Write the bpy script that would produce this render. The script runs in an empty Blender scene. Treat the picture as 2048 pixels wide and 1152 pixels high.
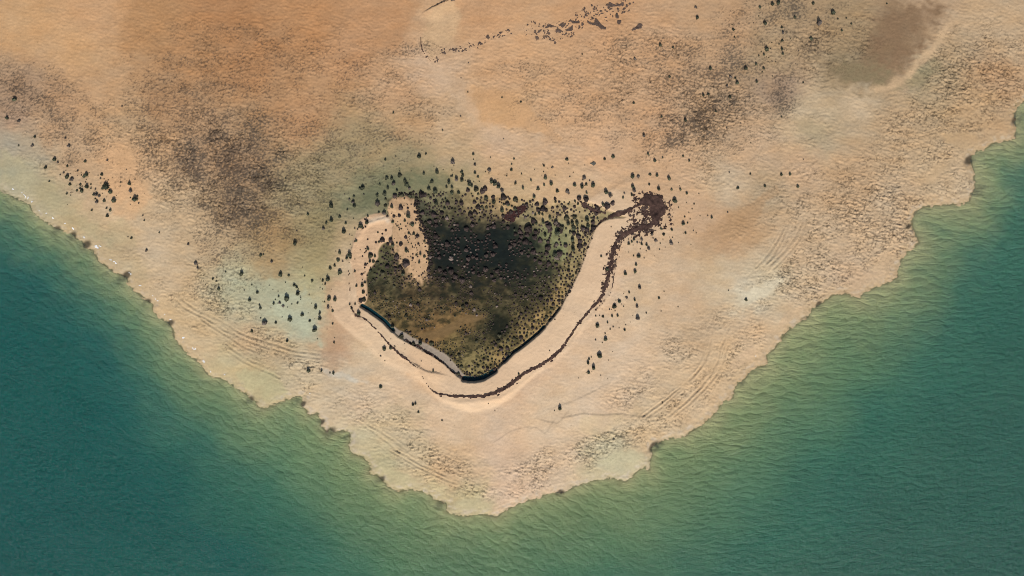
import bpy, math, random
import numpy as np
from bpy import context as ctx

# ------------------------------------------------------------------ camera, world, sun, exposure
scene = ctx.scene
col = scene.collection
S = 0.1                                   # metres per photo pixel
CAM_H = 140.0
cam_d = bpy.data.cameras.new('camera')
cam = bpy.data.objects.new('camera', cam_d); col.objects.link(cam)
cam.location = (0, 0, CAM_H + 0.4)
cam.rotation_euler = (0, 0, 0)
cam_d.sensor_width = 36.0
cam_d.lens = 36.0 * CAM_H / 204.8
cam_d.clip_start = 1.0; cam_d.clip_end = 5000
scene.camera = cam

SUN_EL = math.radians(42); SUN_AZ = math.radians(176)      # azimuth clockwise from +Y: the sun stands below the frame
world = bpy.data.worlds.new("World"); scene.world = world; world.use_nodes = True
wn = world.node_tree.nodes; wl = world.node_tree.links
sky = wn.new('ShaderNodeTexSky'); sky.sky_type = 'NISHITA'; sky.sun_disc = False
sky.sun_elevation = SUN_EL; sky.sun_rotation = SUN_AZ
sky.air_density = 1.0; sky.dust_density = 2.0
wl.new(sky.outputs[0], wn['Background'].inputs[0]); wn['Background'].inputs[1].default_value = 0.09
sun_d = bpy.data.lights.new('sun', 'SUN'); sun_d.energy = 4.6; sun_d.angle = math.radians(0.55); sun_d.color = (1.0, 0.955, 0.89)
sun = bpy.data.objects.new('sun', sun_d); col.objects.link(sun)
from mathutils import Vector
sd = Vector((math.sin(SUN_AZ) * math.cos(SUN_EL), math.cos(SUN_AZ) * math.cos(SUN_EL), math.sin(SUN_EL)))
sun.rotation_euler = sd.to_track_quat('Z', 'Y').to_euler(); sun.location = sd * 200
scene.view_settings.view_transform = 'Standard'; scene.view_settings.look = 'None'
scene.view_settings.gamma = 1; scene.view_settings.use_curve_mapping = False
scene.view_settings.exposure = 0.0
scene.cycles.filter_width = 1.05
ALB = 0.735                                # display-linear value -> surface albedo under this light

# ------------------------------------------------------------------ numpy helpers
_r = np.random.RandomState(7)
_A = _r.rand(8192) * 2 * np.pi
_GX = np.cos(_A).astype(np.float32); _GY = np.sin(_A).astype(np.float32); _RV = _r.rand(8192).astype(np.float32)
_RW = _r.rand(8192).astype(np.float32)
def _h(i, j, s): return ((i * 73856093) ^ (j * 19349663) ^ (s * 83492791)) & 8191
def gn(x, y, s=0):
    """gradient noise, about -0.7..0.7"""
    x = np.asarray(x, np.float32); y = np.asarray(y, np.float32)
    i = np.floor(x).astype(np.int64); j = np.floor(y).astype(np.int64)
    u = x - i; v = y - j
    fu = u * u * u * (u * (u * 6 - 15) + 10); fv = v * v * v * (v * (v * 6 - 15) + 10)
    def g(a, b):
        h = _h(i + a, j + b, s); return _GX[h] * (u - a) + _GY[h] * (v - b)
    return (g(0, 0) * (1 - fu) + g(1, 0) * fu) * (1 - fv) + (g(0, 1) * (1 - fu) + g(1, 1) * fu) * fv
def fbm(x, y, o=4, s=0, g=0.5):
    t = 0; a = 1.0
    for k in range(o):
        t = t + a * gn(x * 2 ** k, y * 2 ** k, s + k * 13); a *= g
    return t
def worley(x, y, s=0):
    x = np.asarray(x, np.float32); y = np.asarray(y, np.float32)
    i = np.floor(x).astype(np.int64); j = np.floor(y).astype(np.int64)
    f1 = np.full(x.shape, 9., np.float32); f2 = f1.copy()
    for a in (-1, 0, 1):
        for b in (-1, 0, 1):
            h = _h(i + a, j + b, s)
            d = np.hypot(i + a + _RV[h] - x, j + b + _RW[h] - y)
            f2 = np.minimum(f2, np.maximum(f1, d)); f1 = np.minimum(f1, d)
    return f1, f2
def ss(a, b, x):
    t = np.clip((x - a) / (b - a), 0, 1); return t * t * (3 - 2 * t)
def srgb(c):
    c = np.asarray(c, np.float32) / 255.0
    return np.where(c <= 0.04045, c / 12.92, ((c + 0.055) / 1.055) ** 2.4).astype(np.float32)
# coarse field grid in photo pixels
CG = 3.0; CX0, CY0, CX1, CY1 = -160, -160, 2210, 1312
cgx = np.arange(CX0, CX1, CG, dtype=np.float32); cgy = np.arange(CY0, CY1, CG, dtype=np.float32)
GX, GY = np.meshgrid(cgx, cgy)
def seg_dist(px, py, pts, closed=False, par=None):
    P = list(pts) + ([pts[0]] if closed else [])
    best = np.full(px.shape, 1e9, np.float32); val = np.zeros(px.shape, np.float32)
    inside = np.zeros(px.shape, bool)
    for k in range(len(P) - 1):
        ax, ay = P[k][0], P[k][1]; bx, by = P[k + 1][0], P[k + 1][1]
        dx, dy = bx - ax, by - ay; L = dx * dx + dy * dy + 1e-9
        t = np.clip(((px - ax) * dx + (py - ay) * dy) / L, 0, 1)
        d = (px - ax - t * dx) ** 2 + (py - ay - t * dy) ** 2
        if par is not None:
            w = par[k] * (1 - t) + par[k + 1] * t; m = d < best; val[m] = w[m]
        best = np.minimum(best, d)
        if closed and ay != by:
            c = ((ay > py) != (by > py)) & (px < (bx - ax) * (py - ay) / (by - ay) + ax); inside ^= c
    best = np.sqrt(best)
    if closed: best = np.where(inside, best, -best)
    return (best, val) if par is not None else best
def field(fn, pts, pad=90, fill=-1e3, **k):
    """evaluate only around the line, elsewhere a constant"""
    xs_ = [p[0] for p in pts]; ys_ = [p[1] for p in pts]
    i0 = max(0, int((min(xs_) - pad - CX0) / CG)); i1 = min(len(cgx), int((max(xs_) + pad - CX0) / CG) + 2)
    j0 = max(0, int((min(ys_) - pad - CY0) / CG)); j1 = min(len(cgy), int((max(ys_) + pad - CY0) / CG) + 2)
    out = np.full(GX.shape, fill, np.float32)
    r = fn(GX[j0:j1, i0:i1], GY[j0:j1, i0:i1], pts, **k)
    out[j0:j1, i0:i1] = r
    return out
def samp(F, X, Y):
    u = np.clip((X - CX0) / CG, 0, len(cgx) - 1.001); v = np.clip((Y - CY0) / CG, 0, len(cgy) - 1.001)
    i = u.astype(np.int32); j = v.astype(np.int32); u = (u - i).astype(np.float32); v = (v - j).astype(np.float32)
    if F.ndim == 3: u = u[..., None]; v = v[..., None]
    return (F[j, i] * (1 - u) + F[j, i + 1] * u) * (1 - v) + (F[j + 1, i] * (1 - u) + F[j + 1, i + 1] * u) * v
def rbf(points, soft=28.0):
    """smooth blend of values given at scattered places"""
    P = np.array([p[:2] for p in points], np.float32); V = np.array([p[2:] for p in points], np.float32)
    num = np.zeros(GX.shape + (V.shape[1],), np.float32); den = np.zeros(GX.shape, np.float32)
    for (a, b), v in zip(P, V):
        w = 1.0 / ((GX - a) ** 2 + (GY - b) ** 2 + soft * soft) ** 2.0
        num += w[..., None] * v; den += w
    return num / den[..., None]
def blobs(lst):
    """largest of soft elliptical patches: cx, cy, rx, ry, angle, strength"""
    out = np.zeros(GX.shape, np.float32)
    for cx, cy, rx, ry, an, st in lst:
        a = math.radians(an); dx = GX - cx; dy = GY - cy
        u = (dx * math.cos(a) + dy * math.sin(a)) / rx; v = (-dx * math.sin(a) + dy * math.cos(a)) / ry
        out = np.maximum(out, st * np.exp(-(((u * u + v * v) * .78) ** 1.25)))
    return out

# ------------------------------------------------------------------ the outlines (photo pixels, 10 px = 1 m)
SHORE = [(-900, 60), (-500, 200), (-200, 300), (-60, 352), (0, 380), (12, 384), (25, 395), (39, 400), (57, 408), (59, 418), (78, 436), (92, 445), (109, 455),
 (125, 461), (145, 467), (148, 477), (162, 481), (166, 494), (186, 502), (188, 510), (195, 522), (211, 533), (225, 543), (253, 556),
 (253, 565), (261, 575), (276, 589), (284, 597), (305, 608), (303, 618), (315, 634), (337, 647), (343, 657), (345, 671), (362, 696),
 (380, 712), (401, 729), (411, 747), (427, 755), (445, 757), (466, 772), (496, 792), (511, 803), (515, 813), (525, 817), (537, 813),
 (560, 803), (587, 794), (607, 792), (603, 809), (613, 821), (617, 829), (634, 829), (644, 841), (642, 852), (652, 864), (658, 856),
 (667, 864), (683, 864), (699, 862), (701, 880), (697, 891), (701, 901), (707, 908), (724, 914), (742, 930), (738, 947), (754, 951),
 (765, 961), (777, 975), (797, 984), (822, 979), (853, 986), (871, 1000), (894, 1008), (894, 1024), (914, 1031), (937, 1033), (953, 1028),
 (972, 1031), (992, 1035), (1004, 1026), (1021, 1016), (1043, 1005), (1074, 996), (1101, 986), (1127, 986), (1144, 976), (1176, 964),
 (1205, 958), (1230, 957), (1252, 964), (1262, 955), (1277, 941), (1289, 935), (1299, 941), (1299, 925), (1305, 910), (1301, 897), (1312, 887), (1328, 880),
 (1350, 875), (1371, 873), (1383, 863), (1400, 853), (1409, 846), (1425, 832), (1437, 817), (1448, 801), (1466, 797), (1468, 782),
 (1476, 766), (1491, 758), (1503, 739), (1517, 735), (1534, 729), (1534, 709), (1550, 698), (1564, 677), (1574, 664), (1596, 646),
 (1617, 634), (1625, 617), (1645, 605), (1668, 589), (1695, 587), (1721, 595), (1727, 585), (1752, 574), (1779, 564), (1797, 554),
 (1795, 539), (1804, 520), (1815, 503), (1829, 495), (1840, 485), (1832, 469), (1826, 452), (1826, 435), (1836, 421),
 (1850, 413), (1870, 410), (1904, 408), (1928, 406), (1942, 401), (1945, 389), (1952, 375), (1950, 345), (1947, 333), (1943, 311),
 (1955, 302), (1976, 295), (1989, 285), (2018, 280), (2033, 275), (2033, 256), (2032, 239), (2033, 222), (2040, 207), (2052, 200),
 (2110, 175), (2200, 120), (2500, 60), (3200, -100)]
LANDPOLY = SHORE + [(3200, -3000), (-900, -3000)]
SCARP = [(1268, 441), (1254, 436), (1234, 436), (1215, 439), (1201, 446), (1191, 456), (1186, 468), (1180, 484), (1174, 499), (1169, 515),
 (1161, 538), (1152, 557), (1143, 573), (1135, 588), (1125, 608), (1120, 618), (1104, 637), (1090, 655), (1077, 668), (1061, 681),
 (1043, 696), (1024, 710), (1008, 726), (989, 745), (978, 752), (966, 758), (952, 761), (937, 760), (922, 757), (913, 750), (901, 739), (888, 727),
 (879, 720), (859, 708), (844, 700), (830, 692), (820, 687), (797, 674), (785, 663), (778, 653), (768, 643), (756, 634), (739, 621),
 (725, 612), (719, 607), (716, 600), (715, 588), (715, 569), (712, 553), (707, 532), (704, 518), (707, 500), (714, 478), (722, 455), (735, 443)]
SCARP_H = [.10, .15, .2, .22, .22, .2, .2, .2, .2, .22, .25, .28, .3, .3, .35, .42, .42, .5, .5, .52, .52, .54, .56, .62, .7, .74, .74, .66, .5, .38,
 .32, .28, .28, .28, .3, .32, .34, .36, .4, .42, .42, .42, .4, .34, .3, .2, .15, .12, .10, .10, .10, .10, .10, .10, .08]
LAGOON = SCARP + [(770, 432), (775, 415), (770, 398), (800, 388), (830, 380), (870, 372), (920, 376), (980, 388), (1030, 392), (1090, 400), (1140, 398), (1185, 405), (1230, 425)]
TONGUE = [(779, 402), (795, 394), (812, 393), (827, 399), (834, 418), (838, 442), (848, 462), (856, 480), (857, 505), (856, 530), (852, 556), (842, 566),
 (826, 556), (810, 538), (797, 520), (790, 500), (784, 478), (786, 455), (781, 436), (775, 420)]
WESTSAND = [(722, 440), (735, 431), (760, 425), (778, 433), (786, 450), (785, 470), (780, 482), (765, 488), (757, 500), (757, 515), (746, 530), (735, 545),
 (733, 560), (735, 580), (735, 600), (728, 609), (714, 604), (709, 560), (700, 515), (710, 470)]
MUD = [(729, 609), (748, 622), (768, 637), (787, 652), (797, 660), (812, 666), (826, 675), (841, 682), (859, 690), (869, 696), (880, 702), (890, 707),
 (898, 714), (908, 725), (918, 736), (925, 746), (935, 754), (945, 760), (922, 758), (901, 740), (879, 721), (844, 701), (820, 688), (785, 664), (756, 635), (725, 612)]
POOLS = [([(724, 611), (739, 619.5), (757, 632.5), (769, 641.5), (779, 652), (786, 660)], 4.2), ([(928, 757), (940, 758), (953, 758), (966, 755), (980, 747), (990, 740)], 5.5),
 ([(1008, 723), (1024, 706), (1043, 693), (1061, 678), (1077, 665), (1088, 653)], 3.2), ([(1098, 641), (1108, 630), (1119, 615)], 2.2)]
TRACKS = [
 [(356, 587), (368, 602), (387, 616), (411, 626), (434, 638), (454, 649), (479, 665), (512, 677), (552, 690), (591, 702), (640, 708)],
 [(352, 600), (366, 614), (388, 626), (411, 636), (434, 649), (452, 661), (481, 675), (512, 688), (552, 700), (581, 708), (640, 717)],
 [(401, 636), (421, 651), (444, 665), (464, 677), (488, 694), (512, 704)],
 [(452, 688), (473, 704), (503, 722), (532, 733), (552, 739)], [(456, 702), (483, 720), (512, 735), (542, 747), (560, 756)],
 [(777, 899), (806, 916), (836, 934), (865, 947), (894, 961), (914, 967)], [(781, 896), (816, 913), (846, 931), (885, 948), (924, 964)],
 [(728, 852), (750, 866), (777, 886), (800, 905)], [(735, 848), (760, 862), (790, 882), (815, 902)],
 [(1285, 832), (1300, 821), (1339, 793), (1368, 768), (1398, 739), (1411, 715), (1421, 688), (1424, 660)],
 [(1290, 838), (1325, 813), (1359, 782), (1388, 752), (1409, 725), (1420, 700)],
 [(1339, 832), (1368, 807), (1398, 778), (1421, 750), (1437, 719), (1441, 696), (1448, 680), (1458, 655)],
 [(1349, 832), (1378, 809), (1409, 778), (1437, 744), (1448, 719), (1456, 690)],
 [(1512, 535), (1539, 505), (1555, 480), (1568, 455)], [(1527, 533), (1547, 511), (1564, 480), (1574, 458)],
 [(1539, 531), (1566, 505), (1586, 480), (1600, 455), (1605, 440)], [(1547, 537), (1559, 527), (1582, 501), (1598, 480), (1610, 452)]]
STEPS = [  # low eroded edges: the ground is higher on the left-hand side of travel; (points, height)
 ([(903, -6), (867, 14)], .34), ([(841, 66), (843, 86), (843, 98), (849, 109)], .10),
 ([(1100, 852), (1090, 866), (1072, 854), (1050, 853), (1020, 862), (1000, 876)], .07),
 ([(1285, 833), (1240, 827), (1200, 829), (1165, 826), (1142, 831)], .10), ([(1145, 900), (1148, 870), (1142, 846)], .08),
 ([(1124, 836), (1115, 846), (1095, 842)], .08), ([(1200, 775), (1160, 795), (1135, 805), (1105, 815)], .06),
 ([(868, 744), (857, 741.5), (849, 739), (841, 734)], .28),
 ([(1328, 432), (1333, 416), (1328, 400), (1322, 396)], .16), ([(800, 475), (790, 455), (784, 440)], .06)]
RIDGES = [([(742, 446), (724, 462), (711, 484), (700, 512), (697, 560), (699, 600), (706, 630)], 3.2, .17), ([(722, 470), (712, 500), (709, 540), (711, 590)], 2.6, .12), ([(738, 447), (756, 441), (775, 437)], 3.5, .18), ([(790, 398), (815, 397), (828, 412), (836, 440), (853, 470)], 3, .10), ([(805, 712), (826, 722), (845, 755), (870, 785), (890, 800), (920, 806), (960, 801), (1000, 797)], 5, .12),
 ([(700, 560), (701, 600), (706, 625), (715, 640), (740, 645), (765, 668), (785, 695), (805, 712)], 5, .08),
 ([(1150, 335), (1165, 345), (1185, 345), (1200, 358), (1215, 368)], 7, .10), ([(1150, 335), (1170, 320), (1200, 308), (1230, 305)], 6, .06),
 ([(1225, 380), (1245, 368), (1280, 360)], 6, .08), ([(782, 415), (810, 428), (830, 450)], 4, .08), ([(777, 403), (800, 420), (825, 440)], 3, .06),
 ([(1232, 470), (1238, 500), (1233, 530), (1224, 580), (1205, 610), (1170, 645), (1140, 690), (1105, 725), (1070, 745), (1035, 775), (1000, 797)], 4, .10)]

PATCH = [([(700, 400), (740, 372), (790, 348), (850, 342), (900, 358), (880, 384), (830, 374), (780, 382), (752, 418), (705, 445), (670, 430)], (110, 114, 86), 14, .62, 0),
 ([(590, 440), (640, 430), (690, 450), (680, 500), (640, 540), (580, 520), (560, 480)], (160, 142, 102), 18, .45, 0),
  # patches with a margin of their own: outline, colour, softness, strength, level
 ([(1740, 70), (1760, 30), (1800, 8), (1850, 5), (1880, 8), (1890, 30), (1868, 62), (1850, 92), (1830, 118), (1800, 146), (1778, 165), (1740, 176), (1700, 172), (1668, 156), (1655, 138), (1690, 128), (1728, 120), (1738, 98)], (144, 116, 88), 18, .9, 1),
 ([(1660, 135), (1700, 122), (1760, 130), (1790, 140), (1770, 166), (1735, 176), (1700, 172), (1672, 158)], (146, 132, 100), 18, .7, 1),
 ([(1810, 160), (1835, 135), (1870, 120), (1880, 135), (1850, 160), (1820, 178), (1790, 180)], (150, 140, 108), 7, .55, 0),
 ([(1720, 182), (1770, 168), (1805, 150), (1840, 115), (1862, 92), (1895, 45), (1960, 0), (1940, 10), (1905, 52), (1875, 95), (1845, 128), (1812, 162), (1770, 186)], (214, 180, 140), 6, .7, 1),
 ([(1430, 462), (1440, 478), (1470, 482), (1498, 462), (1512, 440), (1530, 408), (1556, 388), (1558, 368), (1530, 382), (1500, 408), (1465, 432), (1440, 445)], (186, 150, 112), 5, .7, 0),
 ([(1590, 240), (1620, 238), (1650, 256), (1648, 278), (1618, 272), (1598, 262)], (180, 160, 126), 8, .6, 1),
 ([(930, 170), (1000, 182), (1050, 205), (1085, 240), (1130, 285), (1090, 272), (1050, 258), (1000, 250), (955, 242), (934, 215)], (218, 170, 122), 5, .6, 1),
 ([(868, 14), (905, 2), (925, 30), (905, 80), (890, 105), (868, 118), (850, 108), (845, 80), (852, 50)], (212, 176, 134), 5, .6, 1),
 ([(850, 120), (890, 140), (930, 165), (960, 240), (1010, 262), (1090, 290), (1130, 300), (1080, 298), (1000, 285), (940, 258), (905, 200), (870, 160)], (216, 184, 150), 12, .5, 1),
 ([(205, 300), (262, 300), (275, 350), (300, 395), (270, 440), (230, 430), (215, 390), (205, 350)], (224, 178, 132), 6, .6, 1),
 ([(0, 300), (40, 320), (90, 360), (140, 420), (190, 450), (230, 480), (225, 500), (180, 470), (120, 430), (60, 385), (0, 360)], (186, 172, 134), 7, .5, 1),
 ([(215, 440), (250, 440), (270, 470), (268, 500), (235, 490), (215, 465)], (198, 176, 136), 4, .6, 1),
 ([(470, 745), (500, 738), (545, 745), (565, 765), (575, 785), (560, 798), (530, 810), (505, 792), (480, 770)], (194, 182, 140), 4, .75, 1),
 ([(745, 912), (760, 928), (790, 942), (832, 956), (836, 972), (815, 980), (795, 980), (765, 958), (746, 940)], (202, 188, 146), 3, .75, 1),
 ([(905, 1010), (930, 998), (975, 1004), (988, 1022), (960, 1030), (925, 1030), (898, 1022)], (202, 188, 148), 4, .7, 1),
 ([(1195, 925), (1230, 905), (1262, 898), (1290, 908), (1298, 930), (1275, 940), (1250, 957), (1225, 945)], (206, 194, 156), 4, .75, 1),
 ([(1340, 868), (1370, 850), (1400, 838), (1424, 822), (1410, 842), (1380, 864), (1355, 874)], (208, 184, 148), 4, .6, 1),
 ([(1465, 622), (1480, 585), (1520, 570), (1560, 558), (1548, 585), (1510, 602), (1490, 618)], (218, 204, 174), 8, .7, 1),
 ([(545, 602), (600, 585), (640, 600), (642, 640), (640, 692), (612, 672), (575, 642), (540, 625)], (190, 191, 160), 10, .7, 1),
 ([(470, 566), (560, 556), (600, 575), (560, 602), (505, 597)], (188, 188, 154), 9, .6, 1), ([(640, 733), (665, 742), (700, 752), (740, 765), (700, 762), (655, 752)], (212, 204, 186), 4, .6, 1),
 ([(1165, 830), (1250, 830), (1240, 850), (1190, 872), (1160, 862)], (216, 190, 150), 4, .6, 1), ([(1800, 480), (1780, 505), (1800, 530), (1770, 548), (1745, 540), (1760, 510)], (214, 182, 144), 5, .7, 1),
 ([(1455, 735), (1475, 712), (1500, 690), (1515, 700), (1500, 722), (1470, 742)], (212, 180, 144), 4, .6, 1), ([(1560, 640), (1590, 615), (1612, 615), (1600, 632), (1570, 660), (1552, 672)], (214, 182, 144), 4, .7, 1),
 ([(1880, 270), (1925, 262), (1950, 268), (1960, 290), (1930, 300), (1900, 290)], (206, 170, 126), 5, .6, 1), ([(1895, 330), (1880, 350), (1860, 370), (1850, 360), (1865, 335)], (210, 178, 138), 6, .6, 1),
 ([(1290, 820), (1240, 835), (1150, 880), (1060, 950), (1040, 960), (1080, 910), (1150, 850)], (222, 190, 150), 8, .3, 0), ([(650, 560), (690, 560), (695, 640), (680, 700), (660, 700), (655, 640)], (198, 158, 122), 7, .5, 1)]
land = seg_dist(GX, GY, SHORE)
_in = seg_dist(GX[::1], GY[::1], LANDPOLY, closed=True)
land = np.where(_in > 0, land, -land)
scarp_d, scarp_h = seg_dist(GX, GY, SCARP, par=SCARP_H)
lagoon_d = seg_dist(GX, GY, LAGOON, closed=True)
tongue_d = field(seg_dist, TONGUE, closed=True); west_d = field(seg_dist, WESTSAND, closed=True); mud_d = field(seg_dist, MUD, closed=True)

# ------------------------------------------------------------------ colours of the ground, as seen at places in the photograph
LANDC = [(50, 50, 208, 164, 118), (150, 100, 212, 168, 122), (190, 30, 210, 164, 120), (300, 50, 190, 144, 100), (450, 20, 183, 134, 92), (500, 110, 186, 138, 96), (390, 90, 186, 140, 98), (620, 60, 194, 144, 100),
 (700, 100, 200, 152, 110), (780, 40, 196, 148, 106), (600, 230, 196, 150, 108), (885, 50, 210, 172, 132), (860, 140, 214, 180, 146), (800, 180, 206, 164, 124), (1000, 150, 212, 168, 126), (950, 30, 204, 158, 116),
 (1000, 225, 214, 168, 120), (1150, 200, 212, 168, 126), (1300, 100, 206, 164, 124), (1200, 30, 206, 160, 118), (1450, 60, 198, 160, 122), (1600, 50, 184, 154, 118), (1550, 120, 184, 156, 120), (1700, 60, 176, 148, 112),
 (1800, 60, 146, 120, 92), (1760, 110, 146, 122, 92), (1730, 155, 150, 132, 102), (1690, 140, 158, 136, 104), (1790, 130, 156, 128, 98), (1860, 20, 196, 164, 130), (1880, 60, 202, 170, 134), (1840, 110, 206, 174, 136), (1800, 150, 204, 174, 138), (1850, 150, 150, 140, 110), (1900, 90, 184, 158, 124), (1960, 40, 198, 168, 132),
 (2020, 90, 200, 170, 134), (1720, 195, 208, 182, 148), (1620, 230, 208, 182, 146), (1630, 260, 186, 164, 130), (1800, 250, 198, 166, 128), (1950, 200, 198, 164, 124), (1870, 170, 188, 160, 124), (1990, 150, 190, 152, 114),
 (1450, 250, 196, 162, 126), (1560, 170, 180, 150, 122), (1300, 250, 210, 168, 128), (1200, 310, 218, 176, 136), (1330, 340, 214, 174, 134), (1400, 420, 214, 176, 138), (1500, 300, 206, 172, 136),
 (1600, 330, 206, 172, 136), (1450, 375, 208, 182, 148), (1530, 385, 190, 164, 130), (1480, 450, 192, 154, 114), (1445, 470, 194, 156, 118), (1600, 500, 208, 178, 142), (1700, 350, 200, 166, 128), (1800, 400, 208, 178, 142),
 (1880, 350, 206, 176, 138), (1930, 380, 206, 180, 146), (1450, 550, 212, 186, 150), (1500, 590, 212, 196, 166), (1540, 560, 208, 188, 154), (1350, 600, 214, 182, 146), (1400, 660, 206, 176, 140), (1270, 600, 218, 188, 152), (1250, 700, 220, 190, 156), (1200, 800, 222, 192, 158),
 (1100, 830, 218, 190, 156), (1100, 900, 222, 192, 158), (1000, 900, 222, 188, 154), (1000, 840, 220, 188, 154), (900, 850, 218, 186, 150), (900, 940, 210, 176, 136), (830, 900, 208, 184, 146), (800, 840, 212, 188, 150), (1220, 920, 204, 190, 154), (1020, 980, 222, 190, 158),
 (1300, 860, 212, 184, 146), (1390, 790, 214, 184, 146), (1450, 720, 214, 182, 142), (1500, 660, 214, 182, 144), (1600, 600, 212, 184, 148), (1700, 560, 208, 178, 144), (1760, 490, 208, 178, 142),
 (720, 880, 204, 188, 150), (760, 930, 198, 184, 142), (870, 1000, 200, 184, 142), (940, 1010, 200, 184, 142), (720, 800, 216, 188, 154), (650, 800, 212, 188, 154), (600, 740, 212, 192, 158), (700, 760, 212, 192, 162), (540, 780, 196, 180, 138), (500, 760, 200, 180, 138), (600, 780, 208, 184, 148),
 (450, 730, 204, 184, 142), (400, 680, 210, 182, 142), (360, 620, 212, 182, 140), (560, 610, 184, 182, 150), (600, 650, 186, 188, 160), (520, 600, 190, 184, 152), (480, 570, 196, 188, 152), (620, 560, 182, 172, 130), (640, 610, 192, 184, 146),
 (670, 700, 196, 158, 124), (660, 640, 204, 174, 138), (690, 640, 208, 168, 132), (740, 700, 218, 190, 154), (740, 760, 218, 188, 152), (560, 700, 206, 176, 136), (500, 680, 206, 176, 138), (800, 780, 220, 190, 156), (880, 840, 222, 192, 158),
 (300, 500, 214, 188, 154), (330, 560, 210, 180, 142), (250, 430, 218, 186, 146), (235, 370, 222, 178, 134), (230, 310, 216, 172, 128), (190, 400, 212, 180, 142), (100, 390, 186, 172, 136), (50, 340, 182, 172, 142), (20, 290, 178, 164, 140), (60, 300, 182, 164, 136), (20, 350, 176, 168, 138), (150, 440, 194, 172, 132), (220, 480, 196, 172, 134), (270, 540, 198, 174, 136),
 (100, 260, 200, 162, 124), (30, 240, 186, 152, 122), (50, 185, 176, 144, 114), (120, 200, 196, 156, 118), (200, 200, 206, 164, 122), (250, 250, 202, 166, 126), (150, 330, 204, 168, 130),
 (400, 300, 188, 152, 116), (330, 200, 190, 148, 108), (480, 330, 178, 144, 110), (480, 420, 176, 146, 112), (400, 480, 202, 172, 134), (350, 430, 208, 178, 140), (540, 520, 180, 150, 108), (560, 470, 176, 142, 100), (640, 500, 164, 148, 108), (600, 400, 170, 152, 116), (680, 350, 172, 152, 116),
 (650, 430, 158, 144, 106), (690, 400, 150, 144, 110), (760, 365, 146, 140, 106), (730, 390, 138, 134, 102), (800, 380, 122, 122, 92), (850, 365, 150, 142, 106), (820, 330, 168, 150, 114), (740, 300, 176, 152, 114), (900, 300, 198, 168, 130), (900, 255, 208, 174, 136), (830, 240, 202, 162, 120), (1000, 285, 216, 180, 144), (1100, 300, 214, 176, 138), (1000, 350, 208, 172, 132),
 (930, 370, 178, 158, 118), (1080, 370, 212, 176, 136), (1160, 380, 214, 178, 138), (1050, 390, 200, 168, 126), (1200, 400, 216, 180, 142), (1260, 470, 216, 184, 148), (1200, 560, 224, 188, 152), (1210, 490, 222, 184, 146), (1150, 640, 226, 192, 156), (1060, 715, 226, 190, 154), (1000, 775, 224, 184, 146), (920, 780, 222, 190, 156), (870, 740, 220, 178, 136), (850, 720, 218, 172, 128), (780, 680, 224, 194, 158),
 (700, 570, 212, 178, 144), (690, 480, 184, 158, 118), (700, 520, 208, 180, 144), (660, 540, 176, 158, 116)]
LAGC = [(870, 400, 132, 124, 92), (850, 420, 96, 94, 72), (950, 410, 160, 138, 100), (1010, 410, 182, 152, 110), (1050, 440, 148, 134, 98), (1090, 420, 176, 150, 110), (1140, 425, 180, 156, 116), (900, 430, 110, 102, 74), (960, 440, 128, 114, 82),
 (870, 460, 58, 56, 42), (920, 460, 38, 44, 36), (980, 470, 30, 38, 34), (1020, 470, 50, 58, 46), (950, 500, 28, 34, 32), (1000, 500, 26, 32, 32), (1060, 480, 70, 78, 58), (1100, 470, 128, 128, 90), (1130, 470, 148, 144, 104), (1150, 460, 168, 150, 108), (1120, 500, 118, 122, 84), (1160, 490, 168, 146, 104),
 (900, 510, 44, 44, 34), (940, 540, 52, 50, 36), (1000, 540, 40, 44, 36), (1060, 530, 62, 60, 42), (1100, 540, 88, 86, 60), (1140, 545, 164, 142, 98), (980, 560, 86, 76, 52), (1040, 570, 62, 60, 42), (1090, 580, 92, 86, 60), (1120, 590, 168, 140, 92), (1000, 590, 84, 74, 52),
 (880, 560, 78, 66, 46), (920, 580, 74, 66, 46), (860, 590, 100, 84, 58), (820, 600, 104, 84, 56), (780, 580, 88, 80, 56), (760, 550, 92, 86, 60), (750, 510, 130, 116, 82), (790, 520, 98, 92, 64), (830, 570, 112, 94, 64), (760, 600, 116, 98, 66), (800, 640, 108, 90, 58), (840, 640, 108, 86, 56),
 (870, 668, 136, 104, 66), (930, 640, 128, 100, 64), (960, 630, 84, 74, 50), (900, 690, 120, 102, 64), (1000, 620, 72, 66, 46), (990, 655, 34, 38, 30), (1010, 660, 50, 50, 36), (1060, 620, 100, 88, 60), (1080, 640, 164, 136, 88), (950, 680, 82, 74, 50), (1020, 690, 130, 114, 74), (960, 720, 138, 122, 80), (1000, 720, 166, 138, 90), (940, 745, 158, 140, 94), (920, 725, 120, 106, 70), (1050, 670, 160, 134, 88)]
LANDF = rbf([(a, b) + tuple(srgb(c)) for a, b, *c in LANDC]); LAGF = rbf([(a, b) + tuple(srgb(c)) for a, b, *c in LAGC], 14)
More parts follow.
